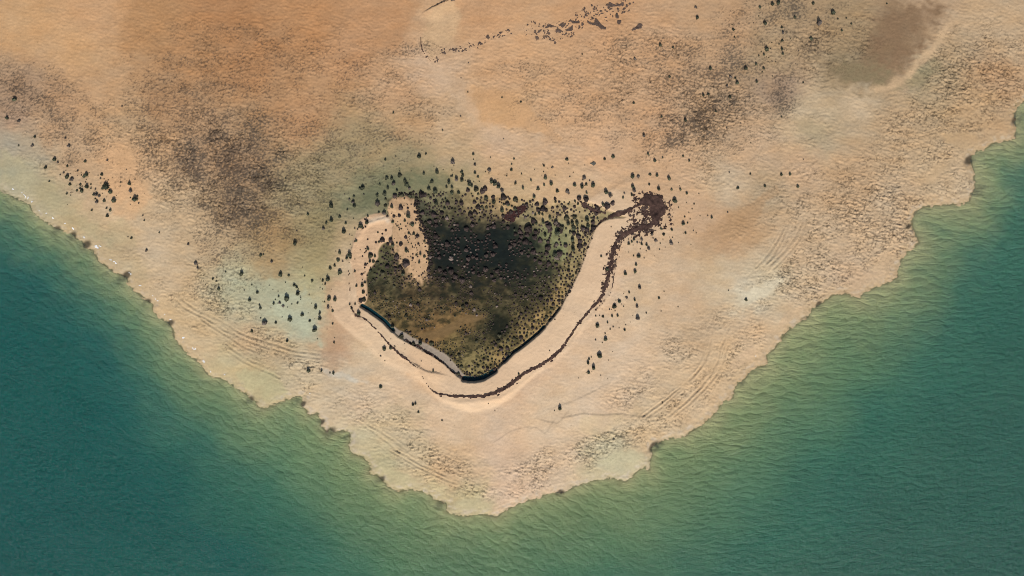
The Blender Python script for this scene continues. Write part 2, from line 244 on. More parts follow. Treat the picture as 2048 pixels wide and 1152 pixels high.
WATC = [(0, 420, 78, 112, 92), (60, 450, 70, 112, 94), (60, 560, 36, 94, 90), (20, 700, 28, 88, 88), (160, 600, 34, 94, 90), (130, 520, 66, 108, 90), (230, 590, 78, 116, 94), (300, 680, 74, 116, 96), (200, 700, 28, 90, 88), (350, 740, 82, 120, 96), (300, 800, 30, 92, 90), (150, 850, 24, 86, 86), (80, 1000, 20, 82, 84),
 (250, 1000, 22, 86, 84), (420, 800, 98, 128, 98), (500, 850, 108, 134, 100), (560, 840, 108, 134, 102), (400, 900, 42, 98, 90), (450, 1050, 30, 88, 84), (520, 960, 64, 110, 92), (600, 900, 112, 136, 98), (620, 1000, 88, 122, 94), (690, 940, 122, 140, 96), (600, 1100, 52, 100, 86), (760, 1010, 110, 134, 94), (750, 1100, 82, 116, 88),
 (850, 1060, 112, 132, 92), (900, 1130, 84, 116, 86), (1000, 1070, 104, 130, 90), (1060, 1120, 84, 118, 88), (1100, 1030, 118, 134, 92), (1200, 1000, 122, 136, 92), (1200, 1100, 88, 118, 88), (1320, 930, 116, 134, 92), (1380, 900, 124, 138, 94), (1350, 1000, 98, 124, 90), (1400, 1100, 62, 102, 84),
 (1480, 840, 122, 138, 94), (1500, 950, 80, 118, 92), (1560, 760, 118, 138, 96), (1600, 860, 70, 112, 90), (1550, 1030, 60, 102, 86), (1600, 700, 132, 144, 98), (1700, 740, 104, 130, 94), (1680, 650, 138, 146, 100), (1720, 640, 122, 138, 98), (1780, 620, 88, 120, 92), (1750, 850, 56, 102, 88), (1700, 1000, 44, 92, 82), (1850, 560, 76, 114, 92), (1850, 650, 58, 106, 90), (1900, 800, 50, 98, 86),
 (1880, 500, 74, 114, 92), (1900, 450, 84, 122, 96), (1940, 420, 98, 126, 96), (1990, 500, 50, 104, 90), (1980, 340, 104, 132, 96), (2010, 300, 92, 126, 98), (2035, 330, 48, 104, 92), (2040, 240, 94, 112, 90), (2020, 420, 52, 108, 92), (2000, 650, 48, 98, 86), (2030, 900, 40, 88, 80), (1950, 1050, 36, 84, 76), (2040, 1100, 30, 76, 72), (1800, 1100, 40, 88, 78)]
WATF = rbf([(a, b) + tuple(srgb(c)) for a, b, *c in WATC], 55)
CRUST = blobs([(440, 300, 210, 130, 25, .62), (500, 400, 130, 100, 0, .6), (330, 260, 110, 90, 60, .45), (660, 320, 150, 60, -5, .38), (1410, 190, 120, 110, -40, .6), (1600, 60, 120, 60, 0, .38), (90, 210, 120, 60, 30, .5), (470, 330, 130, 75, 20, 1.0), (480, 420, 90, 55, 0, .95), (400, 330, 130, 70, 25, .8), (430, 240, 190, 90, 10, .5), (400, 260, 120, 80, 0, .55), (440, 500, 60, 32, 30, .55), (460, 540, 70, 30, 30, .4), (60, 185, 90, 35, 20, .62), (150, 265, 70, 50, 30, .55), (230, 250, 60, 70, 80, .4),
 (560, 360, 110, 60, 0, .55), (640, 280, 130, 50, 5, .42), (760, 270, 110, 35, 0, .36), (840, 230, 60, 30, 0, .36), (500, 120, 250, 70, 0, .30), (700, 160, 160, 60, 0, .28), (820, 100, 60, 15, -10, .45),
 (1385, 245, 90, 45, -30, .95), (1440, 160, 45, 60, 20, .75), (1400, 200, 110, 80, -30, .55), (1470, 110, 40, 60, 20, .6), (1560, 20, 45, 30, -20, .85), (1500, 50, 70, 50, -20, .45), (1570, 180, 28, 55, 8, .68), (1640, 85, 45, 24, 10, .55), (1620, 110, 30, 14, -20, .6),
 (1180, 200, 160, 70, 0, .30), (1280, 110, 110, 50, 0, .38), (1250, 230, 110, 60, 0, .34), (1100, 150, 120, 40, 0, .26), (420, 580, 60, 40, 30, .35), (500, 690, 90, 35, 25, .22), (1680, 40, 60, 30, 0, .2)])
BUMP = blobs([(1750, 430, 120, 100, 20, 1.0), (1640, 430, 120, 110, 0, .7), (1850, 270, 120, 90, -20, .75), (1950, 160, 120, 100, -30, .95), (1600, 540, 110, 50, -30, .9), (1650, 560, 70, 45, -35, .9), (1900, 370, 60, 35, -10, .7), (1400, 330, 90, 50, 20, .5), (1500, 320, 120, 60, 10, .35),
 (1650, 100, 150, 90, 0, .55), (1560, 250, 120, 60, 10, .45), (1480, 700, 60, 35, -50, .8), (1360, 700, 60, 35, 10, .6), (1440, 640, 70, 25, -20, .5), (1430, 740, 60, 28, -50, .7), (1370, 800, 80, 28, -35, .85), (1250, 870, 110, 28, -12, .95), (1180, 900, 70, 30, -15, .9), (1100, 930, 90, 28, -15, .85),
 (1050, 970, 60, 22, -20, .9), (1260, 790, 60, 30, -10, .6), (1290, 760, 50, 40, 0, .4), (1480, 460, 50, 25, -30, .35), (870, 930, 110, 38, 20, .8), (950, 980, 60, 20, 0, .7), (830, 870, 80, 30, 30, .5), (760, 830, 70, 38, 10, .6), (700, 800, 60, 30, 0, .45), (560, 700, 90, 32, 25, .75), (450, 670, 100, 30, 32, .6), (440, 590, 80, 45, 35, .8), (350, 590, 60, 30, 30, .5),
 (600, 770, 40, 20, 0, .7), (250, 490, 80, 25, 35, .35), (100, 330, 120, 40, 20, .35), (480, 560, 60, 35, 0, .5), (700, 930, 40, 15, 40, .6), (500, 120, 280, 110, 0, .40), (750, 170, 150, 90, 0, .4), (1050, 200, 220, 120, 0, .36), (1300, 150, 150, 110, 0, .55), (1420, 230, 110, 80, -30, .9), (460, 350, 220, 140, 20, .75), (50, 200, 120, 80, 20, .4), (150, 60, 160, 90, 0, .12)])

# ------------------------------------------------------------------ ground sheet
def axis(half, step, far):
    n = int(2 * half / step) + 1
    mid = np.linspace(-half, half, n)
    out = []; p = half; d = step
    while p < far: d *= 1.42; p += d; out.append(p)
    out = np.array(out)
    return np.concatenate([-out[::-1], mid, out]).astype(np.float32), len(out)
xs, XO = axis(105.5, 0.17, 1500.0); ys, YO = axis(60.0, 0.17, 1500.0)
VX, VY = np.meshgrid(xs, ys)
X = 1024 + VX / S; Y = 576 - VY / S
# slight natural wobble of every outline
WX = 5.0 * fbm(X / 26, Y / 26, 4, 11); WY = 5.0 * fbm(X / 26 + 40, Y / 26, 4, 23)
wob = 3.6 * fbm(X / 13, Y / 13, 4, 31)
d = samp(land, X, Y); d = d + (wob * 1.5 + 5 * gn(X / 7, Y / 6, 35) + 4 * gn(X / 4, Y / 3.4, 36)) * ss(120, 20, np.abs(d))
dm = d * S
bx = X + 3.2 * WX; by = Y + 3.2 * WY
base = samp(LANDF, bx, by); lag = samp(LAGF, X + 1.6 * WX, Y + 1.6 * WY)
crust = samp(CRUST, bx, by); bump = samp(BUMP, bx, by)
sc_d = samp(scarp_d, X, Y); sc_h = samp(scarp_h, X, Y); lg_raw = samp(lagoon_d, X, Y)
lg = lg_raw + wob * ss(12, 30, sc_d) * 2.2
tg = samp(tongue_d, X + .35 * WX, Y + .35 * WY) + .5 * wob + 9 * gn(X / 12, Y / 12, 33) * ss(855, 830, X + (Y - 480) * .1) * ss(430, 500, Y); ws = samp(west_d, X + .35 * WX, Y + .35 * WY) + .4 * wob; md = samp(mud_d, X, Y) + .25 * wob
# the crust flat stops along a line on its left
edge = np.interp(Y, [-200, 0, 80, 200, 300, 350, 400, 440, 500, 560, 700], [222, 224, 230, 245, 262, 277, 325, 370, 392, 395, 300]) + 1.6 * wob
left_flat = ss(-4, 5, X - edge)
crust_l = crust * np.where(X < 650, np.maximum(left_flat, ss(40, -60, X - edge) * 0.95), 1)
crust = np.where((X < 650) & (X > edge - 40), crust_l, crust)
bump_big = bump
fine1 = gn(X / 3.4, Y / 3.0, 51); fine2 = gn(X / 6.5, Y / 5, 52); fine3 = gn(X / 11, Y / 9, 53)
med = fbm(X / 34, Y / 30, 3, 57); big = fbm(X / 120, Y / 110, 3, 61)
# dark flecks of dried crust following curved cracks
cx_ = X / 12 + .9 * gn(X / 8, Y / 8, 71); cy_ = Y / 8.5 + .9 * gn(X / 8 + 50, Y / 8, 72)
ca = np.abs(gn(cx_, cy_, 73)); ca2 = np.abs(gn(X / 6.6 + 30, Y / 5.4, 76)); cb = gn(X / 4.4, Y / 3.6, 74); cc = fbm(X / 45, Y / 38, 3, 75)
dens = np.clip(crust * (.92 + 1.0 * cc), 0, .92)
fleck = ss(0.0, 0.10, np.maximum(dens * 0.29 - ca * 1.1, dens * .24 - ca2 * 1.05) + 0.34 * cb - 0.03)
fleck *= ss(0.05, 0.22, dens)
# anisotropic little ridges of sand, steeper away from the sun
rot = math.radians(14)
ru = (X * math.cos(rot) + Y * math.sin(rot)); rv = (-X * math.sin(rot) + Y * math.cos(rot))
ru = ru + 3.5 * fine3; rv = rv + 4.0 * med
rip = 1.1 * gn(ru / 9, rv / 3.8, 81) + 0.5 * gn(ru / 4.2, rv / 2.9, 82) + .5 * gn(ru / 16, rv / 8, 80)
clod = np.maximum(0, gn(ru / 5.2, rv / 4.2, 83) - 0.16)
steep = np.maximum(0, gn(ru / 9 + 7, rv / 5.5, 84) * 1.4) ** 2
z = 0.34 * (1 - np.exp(-np.maximum(dm, 0) / 1.6)) + 0.16 * ss(0, 25, dm)
z += 0.05 * med * ss(0, 3, dm) + 0.10 * big * ss(0, 6, dm)
bm = np.clip(bump_big * (1 + 0.9 * fbm(X / 55, Y / 50, 3, 85)), 0, 1.2) * (lg < 4) * (tg < 0) * ss(-2, 6, dm / S)
for pts_, *_q in PATCH: 
    if _q[3]: bm *= 1 - .85 * ss(-3, 3, samp(field(seg_dist, pts_, closed=True), X + .6 * WX, Y + .6 * WY))
rutm = np.full_like(z, 99.)
for pts_ in TRACKS: rutm = np.minimum(rutm, samp(field(seg_dist, pts_, pad=24, fill=99.), X + .25 * WX, Y + .25 * WY))
bm = bm * (1 - .75 * ss(8, 4, rutm))
z += bm * (0.20 * rip + 0.42 * clod + .20 * steep)
smooth_ = ss(60, 20, np.hypot((X - 1010) * .6, Y - 225)) + ss(30, 10, sc_d) * (lg_raw < 0)
z += .030 * rip * ss(4, 20, dm / S) * np.clip(1 - smooth_, .15, 1) * (.6 + .8 * np.clip(med + .4, 0, 1))
z += 0.055 * fleck * (1 + cb) + 0.022 * fine2 + 0.020 * fine1
# underwater
shelf = samp(rbf([(0, 500, 3.4), (300, 800, 2.6), (600, 900, 1.4), (900, 1100, 1.5), (1300, 1000, 1.6), (1550, 800, 1.5), (1700, 650, 1.2), (1850, 480, 1.5), (2000, 400, 2.0)], 60), X, Y)[..., 0]
dw = np.maximum(-dm, 0)
zu = -(0.055 * dw * shelf / 1.5 + 0.0015 * dw * dw); zu = np.maximum(zu, -4.5)
z = np.where(dm < 0, zu + 0.05 * ss(0, 1.5, dw) * (fbm(X / 20, Y / 12, 3, 91)) - 0.0, z)
# shallow submerged bar off the right shore
bar = np.exp(-((X - 1862 - (Y - 480) * .8) / 26) ** 2 - ((Y - 478) / 26) ** 2); z = np.where(dm < 0, z + (-0.06 - z) * bar * .85, z)
# sand bank: high along its inner edge, falling away outward
outside = lg_raw < 0
bank = sc_h * np.where(outside, (.45 * ss(95, 8, sc_d) + .55 * ss(64, 44, sc_d + 6 * gn(X / 40, Y / 40, 37))) * ss(-.6, .9, sc_d), 0) * ss(0, 4, dm)
bank_only = bank * (samp(lagoon_d, X, Y) < 0)
tt = ss(1300, 1270, X)
z += bank_only * tt * np.where((Y < 520) & (X < 760), .6, 1)
# lagoon floor
lf = ss(-2, 14, lg) * (lg_raw > 0)
z = z - 0.16 * lf
tus = np.maximum(0, gn(X / 8, Y / 8, 95)) * lf
z += 0.10 * tus * (md < 0) * (tg < 0)
sandm = np.maximum(ss(-1.5, 1.5, tg), ss(-1.5, 1.5, ws))
z += 0.20 * np.maximum(ss(-6, 8, tg), 0.6 * ss(-3, 6, ws))
# narrow pools under the bank
pool = np.zeros_like(z)
for pts, w in POOLS:
    pd = field(seg_dist, pts, pad=30, fill=60.); pdv = samp(pd, X, Y) + .2 * wob
    pool = np.maximum(pool, ss(w + 1.5, w - 2.0, pdv))
z = np.where(pool > 0.02, z * (1 - pool) + pool * 0.02, z)
# steps, ridges, wheel tracks
for pts, h in STEPS:
    dd = field(seg_dist, pts, pad=60, fill=99.); dv = samp(dd, X, Y)
    m = dv < 55
    xm = X[m]; ym = Y[m]; sgn = np.zeros(xm.shape, np.float32); b = np.full(xm.shape, 1e9, np.float32)
    for k in range(len(pts) - 1):
        ax, ay = pts[k]; ex, ey = pts[k + 1]; dx, dy = ex - ax, ey - ay
        t = np.clip(((xm - ax) * dx + (ym - ay) * dy) / (dx * dx + dy * dy), 0, 1)
        q = np.hypot(xm - ax - t * dx, ym - ay - t * dy); s_ = np.sign(dx * (ym - ay) - dy * (xm - ax))
        mm = q < b; sgn[mm] = s_[mm]; b = np.minimum(b, q)
    z[m] += h * ss(34, 2, b) * np.where(sgn < 0, 1, 0) * ss(0, 1.6, b)
for pts, w, h in RIDGES:
    dv = samp(field(seg_dist, pts, pad=30, fill=99.), X, Y); z += h * np.exp(-(dv / w) ** 2)
rut = np.zeros_like(z)
for pts in TRACKS:
    dv = samp(field(seg_dist, pts, pad=24, fill=99.), X + .25 * WX, Y + .25 * WY)
    g = np.exp(-(dv / 1.5) ** 2); rim = np.exp(-((dv - 3.6) / 1.5) ** 2)
    brk = np.clip(.75 + 1.3 * gn(X / 26, Y / 22, 97) + .7 * gn(X / 6, Y / 6, 98), .08, 1.5)
    z += (-0.13 * g + 0.07 * rim) * brk; rut = np.maximum(rut, g * brk)

# ---- ground colour (albedo)
C = base.copy()
tone = (1 + 0.10 * med + 0.07 * big + 0.07 * fine2 + 0.12 * fine1 + .10 * gn(X / 1.9, Y / 1.8, 54))[..., None]
C *= tone
# reddish and greyish drifts in the sand
dr = np.clip(fbm(X / 60, Y / 26, 4, 101) * 1.6, -1, 1)[..., None]
C = C * (1 + dr * np.array([0.03, -0.01, -0.06], np.float32))
for pts_, rgb_, so_, st_, lv_ in PATCH:
    q = ss(-so_, so_, samp(field(seg_dist, pts_, closed=True), X + (.7 + so_ * .07) * WX, Y + (.7 + so_ * .08) * WY) + 1.1 * so_ * fine3 + .9 * so_ * gn(X / 24, Y / 20, 109)) * st_ * np.clip(.9 + .8 * med, .4, 1.1)
    C = C * (1 - q[..., None]) + srgb(rgb_) * tone * q[..., None]
crk = np.exp(-(np.minimum(ca, ca2 * 1.4) / .035) ** 2) * ss(.0, .25, cc + .05) * ss(.04, .25, np.maximum(crust, .5 * bump_big)) * (d > 12)
C = C * (1 - .30 * crk[..., None])
crc = srgb((80, 70, 62)) * (1 + .35 * (gn(X / 60, Y / 60, 105)[..., None])) ; cold = srgb((76, 72, 66))
mixc = ss(-.2, .4, gn(X / 80, Y / 70, 107))[..., None]
crc = crc * (1 - mixc) + cold * mixc
C = C * (1 - .20 * np.clip(dens, 0, 1)[..., None])
fk = (fleck * (.50 + .22 * np.clip(dens, 0, 1)))[..., None]
C = C * (1 - fk) + crc * fk
# olive algae streaks on the damp flat
alg = ss(.15, .5, fbm(X / 22 + Y / 60, Y / 9, 3, 111) + .1) * np.exp(-((X - 740) / 130) ** 2 - ((Y - 350) / 70) ** 2)
C = C * (1 - .35 * alg[..., None]) + srgb((116, 112, 84)) * .35 * alg[..., None]
# pale salt and shell rim along the waterline, dark wet sand just at the edge
rim = np.exp(-((d - 7) / 5) ** 2) * ss(-.1, .5, fbm(X / 14, Y / 10, 3, 113) + .1)
rim = rim * np.where(X > 560, 1.3, .7)
C = C * (1 - .45 * rim[..., None]) + srgb((214, 200, 180)) * .45 * rim[..., None]
wetl = ss(5, 0, d + 2.5 * fine3)
C = C * (1 - wetl[..., None] * np.array([.16, .12, .14], np.float32))
wb = (ss(26, 0, d + 9 * fine3 + 8 * med) * (.24 + .34 * ss(1330, 1480, X)) * np.clip(1 + 1.2 * med, .3, 1.2))[..., None]; C = C * (1 - wb) + srgb((186, 158, 120)) * wb
# weed on the shallow bed, browner next to the beach
weed = ss(.05, .5, fbm(X / 26, Y / 18, 4, 117) + .12 * 1) * (d < 2) * ss(-70, -4, d)
weed *= .8 * ss(.0, .3, fbm(X / 60, Y / 60, 2, 119) + .05)
C = C * (1 - .45 * weed[..., None]) + srgb((84, 72, 48)) * .45 * weed[..., None]
bed = ss(4, -10, d)[..., None]; C = C * (1 - .6 * bed) + srgb((204, 184, 142)) * .6 * bed
WEEDS = ((1311, 893, 15), (1125, 987, 7), (605, 808, 9), (1640, 608, 8), (1818, 452, 7), (250, 552, 13), (292, 604, 10), (140, 474, 12), (692, 876, 8), (1798, 562, 6), (1486, 768, 8), (170, 490, 14), (110, 460, 12), (240, 560, 12), (340, 645, 10), (660, 865, 14), (640, 845, 9), (760, 960, 10), (880, 1010, 12), (500, 800, 10), (590, 805, 10), (1120, 985, 9), (1940, 320, 14), (2035, 240, 14), (1960, 380, 14))
for wx_, wy_, wr in WEEDS:
    q = ss(1.15, .5, np.hypot((X - wx_) + .8 * WX, (Y - wy_) * 1.25 + (X - wx_) * .5 + .8 * WY) / wr)[..., None]
    C = C * (1 - .8 * q) + srgb((34, 36, 32)) * .8 * q
# lagoon
mott = fbm(X / 11, Y / 9, 4, 121, .62); mot2 = fbm(X / 30, Y / 26, 3, 125)
lumi = lag.mean(-1); dk = (1 - ss(.06, .22, lumi))
blot = ss(.02, .30, fbm(X / 16 + .3 * gn(X / 5, Y / 5, 123), Y / 12, 4, 122, .65)) * (Y > 520) + 0 * mott
L = lag * 1.10 * (1 + (0.42 + .35 * dk) * mott + .28 * mot2)[..., None]
olive = ss(.05, .45, gn(X / 9, Y / 8, 127) + .5 * gn(X / 4, Y / 4, 128))[..., None]
olive = olive * (.12 + .3 * dk)[..., None]
L = L * (1 - olive) + srgb((58, 60, 38)) * olive
gold = ss(.3, .55, gn(X / 6, Y / 6, 129))[..., None]
L = L * (1 - .4 * gold) + srgb((150, 128, 84)) * .4 * gold * (0.35 + 2.2 * lag[..., :1])
bl = (.74 * blot * ss(40, 70, (X - 872) ** 2 / 30 + (Y - 668) ** 2 / 4) * ss(30, 60, (X - 935) ** 2 / 26 + (Y - 640) ** 2 / 3))[..., None]
L = L * (1 - bl) + srgb((50, 50, 34)) * bl
for px_, py_, rx_, ry_ in ((874, 668, 40, 11), (940, 638, 36, 8), (900, 655, 26, 6)):
    q = ss(1.2, .6, np.hypot((X - px_ + .8 * WX) / rx_, (Y - py_ + .8 * WY + (X - px_) * .25) / ry_))[..., None] * .8; L = L * (1 - q) + srgb((130, 104, 70)) * q
core_ = ss(.35, -.25, fbm(X / 24, Y / 20, 4, 124)) * ss(.2, .1, lumi) * (Y < 600); L = L * (1 - .55 * core_[..., None] * dk[..., None]) + srgb((20, 26, 26)) * .55 * (core_ * dk)[..., None]
for pts_, rgb_, so_, st_ in (([(858, 436), (900, 448), (960, 442), (1010, 448), (1052, 462), (1078, 490), (1062, 520), (1088, 546), (1050, 562), (1000, 550), (958, 562), (920, 545), (885, 562), (862, 532), (864, 500), (868, 470)], (24, 32, 31), 24, .82),
    ([(972, 640), (1000, 630), (1022, 645), (1016, 666), (990, 678), (970, 662)], (24, 29, 23), 9, .85), ([(1035, 590), (1075, 575), (1090, 600), (1060, 625), (1035, 612)], (44, 46, 32), 14, .6), ([(735, 520), (765, 500), (790, 515), (770, 545), (745, 560)], (82, 84, 58), 12, .6)):
    q = ss(-so_, so_, samp(field(seg_dist, pts_, closed=True), X + 2.2 * WX, Y + 2.2 * WY) + so_ * 1.8 * gn(X / 15, Y / 12, 126) + so_ * .9 * gn(X / 6, Y / 5, 127)) * st_ * np.clip(.88 + .5 * mott, .5, 1); L = L * (1 - q[..., None]) + srgb(rgb_) * q[..., None]
L = np.maximum(L, srgb((17, 21, 21)))
lm = ss(-9, 9, lg) * (lg_raw > -1.0) * np.where(sc_d < 14, 1, ss(-14, 14, lg))
C = C * (1 - lm[..., None]) + L * lm[..., None]
sand2 = srgb((208, 170, 130)) * tone * (1 - .18 * np.clip(fbm(X / 18, Y / 30, 3, 131) * 2, -0.3, 1)[..., None])
tsw = 1.5 + 13 * ss(838, 808, X) * ss(470, 500, Y) + 12 * ss(530, 560, Y)
ts = ss(-tsw, tsw, tg + tsw * 1.3 * gn(X / 6, Y / 6, 153))[..., None]; C = C * (1 - ts) + sand2 * ts
ws_ = (ss(-1.5, 2, ws) * (lg_raw > -12))[..., None]; C = C * (1 - ws_) + srgb((218, 180, 142)) * tone * ws_
# pale stripe of packed sand near the top of the west sand
pale = np.exp(-(samp(field(seg_dist, [(738, 444), (756, 438), (774, 436), (776, 442)], pad=30, fill=99.), X, Y) / 5) ** 2)[..., None]
C = C * (1 - .6 * pale) + srgb((216, 200, 176)) * .6 * pale
gm = (ss(-1, 1.5, md) * (1 - pool))[..., None]
mudc = srgb((176, 158, 138)) * (1 + .12 * gn(X / 5, Y / 5, 137) + .06 * fine1)[..., None]
C = C * (1 - gm) + mudc * gm
# bank: smooth pale sand with drawn-out bands
bk = (ss(0.02, .12, bank_only * tt) * (d > 30))[..., None]
bands = gn(sc_d / 7 + med, X / 90, 139)[..., None]
bks = ss(0.06, .16, bank_only * tt)[..., None] * .62; C = C * (1 - bks) + srgb((230, 197, 160)) * bks
C = C * (1 + .07 * bk * bands)
C = C * (1 - .45 * pool[..., None])
C = C * (1 - .16 * rut[..., None])
pit = ss(.16, .34, gn(ru / 4.0, rv / 3.0, 151) + .5 * gn(X / 14, Y / 12, 152) + .22 * bm - .12) * ss(.25, .7, bm) * (d > 6)
C = C * (1 - .55 * pit[..., None])
netm = blobs([(400, 280, 190, 120, 20, 1), (700, 230, 150, 60, 0, .9), (500, 120, 260, 90, 0, .5), (250, 260, 50, 90, 0, .5), (1250, 200, 150, 90, 0, .5), (1380, 250, 90, 60, -30, .9), (60, 200, 80, 50, 0, .7), (820, 110, 50, 20, 0, .8)])
nf1, nf2 = worley(X / 15 + .5 * gn(X / 7, Y / 7, 155), Y / 11 + .5 * gn(X / 7 + 9, Y / 7, 156), 157)
net = np.exp(-((nf2 - nf1) / .075) ** 2) * ss(.1, .6, samp(netm, bx, by) + .5 * cc) * ss(-.25, .3, gn(X / 28, Y / 24, 158) + .05)
C = C * (1 - .38 * net[..., None])
z -= .035 * net
# tiny dark twigs and droppings everywhere on the flats
tw = ss(.46, .56, gn(X / 3.1, Y / 3.1, 141)) * ss(.0, .5, gn(X / 70, Y / 60, 143) + .25) * (d > 5)
C = C * (1 - .38 * tw[..., None])
C = np.clip(C * ALB * np.array([.965, .99, 1.01], np.float32), 0.006, 0.85)
wet = np.clip(ss(14, -2, d) + lm * ss(.12, .02, lag[..., 1]) + pool, 0, 1)

def grid_mesh(name, vx, vy, vz, keep=None, colr=None, extra=None):
    """a sheet from 2-D arrays; keep marks the cells to build"""
    ny, nx = vz.shape
    idx = np.arange(ny * nx).reshape(ny, nx)
    q = np.stack([idx[:-1, :-1], idx[:-1, 1:], idx[1:, 1:], idx[1:, :-1]], -1)
    q = q[keep] if keep is not None else q.reshape(-1, 4)
    co = np.stack([vx, vy, vz], -1).reshape(-1, 3)
    if keep is not None:
        used, inv = np.unique(q.ravel(), return_inverse=True); q = inv.reshape(-1, 4); co = co[used]
    else: used = slice(None)
    me = bpy.data.meshes.new(name); n = len(q)
    me.vertices.add(len(co)); me.vertices.foreach_set('co', co.astype(np.float32).ravel())
    me.loops.add(n * 4); me.loops.foreach_set('vertex_index', q.astype(np.int32).ravel())
    me.polygons.add(n); me.polygons.foreach_set('loop_start', np.arange(0, n * 4, 4, dtype=np.int32)); me.polygons.foreach_set('loop_total', np.full(n, 4, np.int32))
    me.polygons.foreach_set('use_smooth', np.ones(n, bool))
    me.update()
    if colr is not None:
        a = me.color_attributes.new('Col', 'FLOAT_COLOR', 'POINT')
        a.data.foreach_set('color', np.concatenate([colr, np.ones(colr.shape[:-1] + (1,))], -1).reshape(-1, 4)[used].astype(np.float32).ravel())
    for k, v in (extra or {}).items():
        a = me.attributes.new(k, 'FLOAT', 'POINT'); a.data.foreach_set('value', v.reshape(-1)[used].astype(np.float32).ravel())
    o = bpy.data.objects.new(name, me); col.objects.link(o)
    return o
def mesh_tris(name, co, fa, smooth=False):
    me = bpy.data.meshes.new(name); me.from_pydata([tuple(c) for c in co], [], [tuple(f) for f in fa]); me.update()
    if smooth: me.polygons.foreach_set('use_smooth', [True] * len(me.polygons))
    return me

# ------------------------------------------------------------------ materials
def mat(name):
    m = bpy.data.materials.new(name); m.use_nodes = True
    nt = m.node_tree; return m, nt.nodes, nt.links, nt.nodes['Principled BSDF']
def math_node(N, L, op, a, b=None):
    n = N.new('ShaderNodeMath'); n.operation = op
    for k, v in enumerate((a, b)):
        if v is None: continue
        if isinstance(v, (int, float)): n.inputs[k].default_value = v
        else: L.new(v, n.inputs[k])
    return n.outputs[0]
def coloured(name, bump_s=0.35, grain=0.16, rough=.92):
    m, N, L, P = mat(name)
    at = N.new('ShaderNodeAttribute'); at.attribute_name = 'Col'
    wt = N.new('ShaderNodeAttribute'); wt.attribute_name = 'wet'
    g = N.new('ShaderNodeNewGeometry')
    n1 = N.new('ShaderNodeTexNoise'); n1.inputs['Scale'].default_value = 5.5; n1.inputs['Detail'].default_value = 5; n1.inputs['Roughness'].default_value = .68
    n2 = N.new('ShaderNodeTexNoise'); n2.inputs['Scale'].default_value = 0.9; n2.inputs['Detail'].default_value = 3
    L.new(g.outputs['Position'], n1.inputs['Vector']); L.new(g.outputs['Position'], n2.inputs['Vector'])
    s = math_node(N, L, 'ADD', math_node(N, L, 'MULTIPLY', n1.outputs[0], grain * 2), math_node(N, L, 'MULTIPLY', n2.outputs[0], grain * .7))
    s = math_node(N, L, 'ADD', s, 1 - grain * 1.35)
    mx = N.new('ShaderNodeVectorMath'); mx.operation = 'SCALE'; L.new(at.outputs['Color'], mx.inputs[0]); L.new(s, mx.inputs['Scale'])
    L.new(mx.outputs[0], P.inputs['Base Color'])
    r = math_node(N, L, 'SUBTRACT', rough, math_node(N, L, 'MULTIPLY', wt.outputs['Fac'], .10)); L.new(r, P.inputs['Roughness'])
    P.inputs['Specular IOR Level'].default_value = .08
    b = N.new('ShaderNodeBump'); b.inputs['Strength'].default_value = bump_s; b.inputs['Distance'].default_value = .06
    L.new(n1.outputs[0], b.inputs['Height']); L.new(b.outputs[0], P.inputs['Normal'])
    return m
M_ground = coloured('sand_and_mud')
def simple(name, rgb, rough=.85, var=.35, scale=6., bump_s=.5, objvar=.3, rgb2=None):
    m, N, L, P = mat(name)
    tc = N.new('ShaderNodeNewGeometry'); n = N.new('ShaderNodeTexNoise'); n.inputs['Scale'].default_value = scale; n.inputs['Detail'].default_value = 4; n.inputs['Roughness'].default_value = .7
    L.new(tc.outputs['Position'], n.inputs['Vector'])
    oi = N.new('ShaderNodeObjectInfo')
    mixn = N.new('ShaderNodeMix'); mixn.data_type = 'RGBA'
    mixn.inputs['A'].default_value = tuple(c * (1 - var) for c in rgb) + (1,)
    mixn.inputs['B'].default_value = tuple((rgb2 or rgb)[k] * (1 + var) for k in range(3)) + (1,)
    cr = N.new('ShaderNodeMapRange'); cr.inputs[1].default_value = .32; cr.inputs[2].default_value = .68; L.new(n.outputs[0], cr.inputs[0])
    L.new(cr.outputs[0], mixn.inputs['Factor'])
    sc = math_node(N, L, 'ADD', math_node(N, L, 'MULTIPLY', oi.outputs['Random'], 2 * objvar), 1 - objvar)
    v = N.new('ShaderNodeVectorMath'); v.operation = 'SCALE'; L.new(mixn.outputs['Result'], v.inputs[0]); L.new(sc, v.inputs['Scale'])
    L.new(v.outputs[0], P.inputs['Base Color']); P.inputs['Roughness'].default_value = rough; P.inputs['Specular IOR Level'].default_value = .2
    b = N.new('ShaderNodeBump'); b.inputs['Strength'].default_value = bump_s; b.inputs['Distance'].default_value = .05
    L.new(n.outputs[0], b.inputs['Height']); L.new(b.outputs[0], P.inputs['Normal'])
    return m
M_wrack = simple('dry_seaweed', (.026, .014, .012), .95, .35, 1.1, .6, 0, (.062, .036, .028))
M_redweed = simple('red_brown_weed', (.040, .016, .014), .9, .4, 5, .8, 0)
M_mat = simple('dark_weed_mat', (.085, .058, .045), .9, .4, 3.5, .7, .15)
M_foam = simple('sea_foam', (.62, .63, .63), .6, .06, 5, .4, 0)
M_leaf = simple('salt_bush_leaves', (.030, .040, .026), .75, .5, 5, .2, .35, (.060, .062, .036))
M_leaf2 = simple('dry_bush_leaves', (.085, .062, .046), .85, .5, 5, .2, .35, (.12, .10, .085))
M_cush = simple('samphire_cushion', (.036, .024, .022), .9, .5, 5, .6, .45, (.050, .036, .031))
M_cushg = simple('olive_samphire', (.050, .046, .026), .9, .5, 5, .6, .4)
M_bleach = simple('bleached_twigs', (.15, .115, .095), .9, .4, 6, .6, .4)
M_stem = simple('woody_stem', (.10, .075, .055), .9, .3, 9, .4, .1)
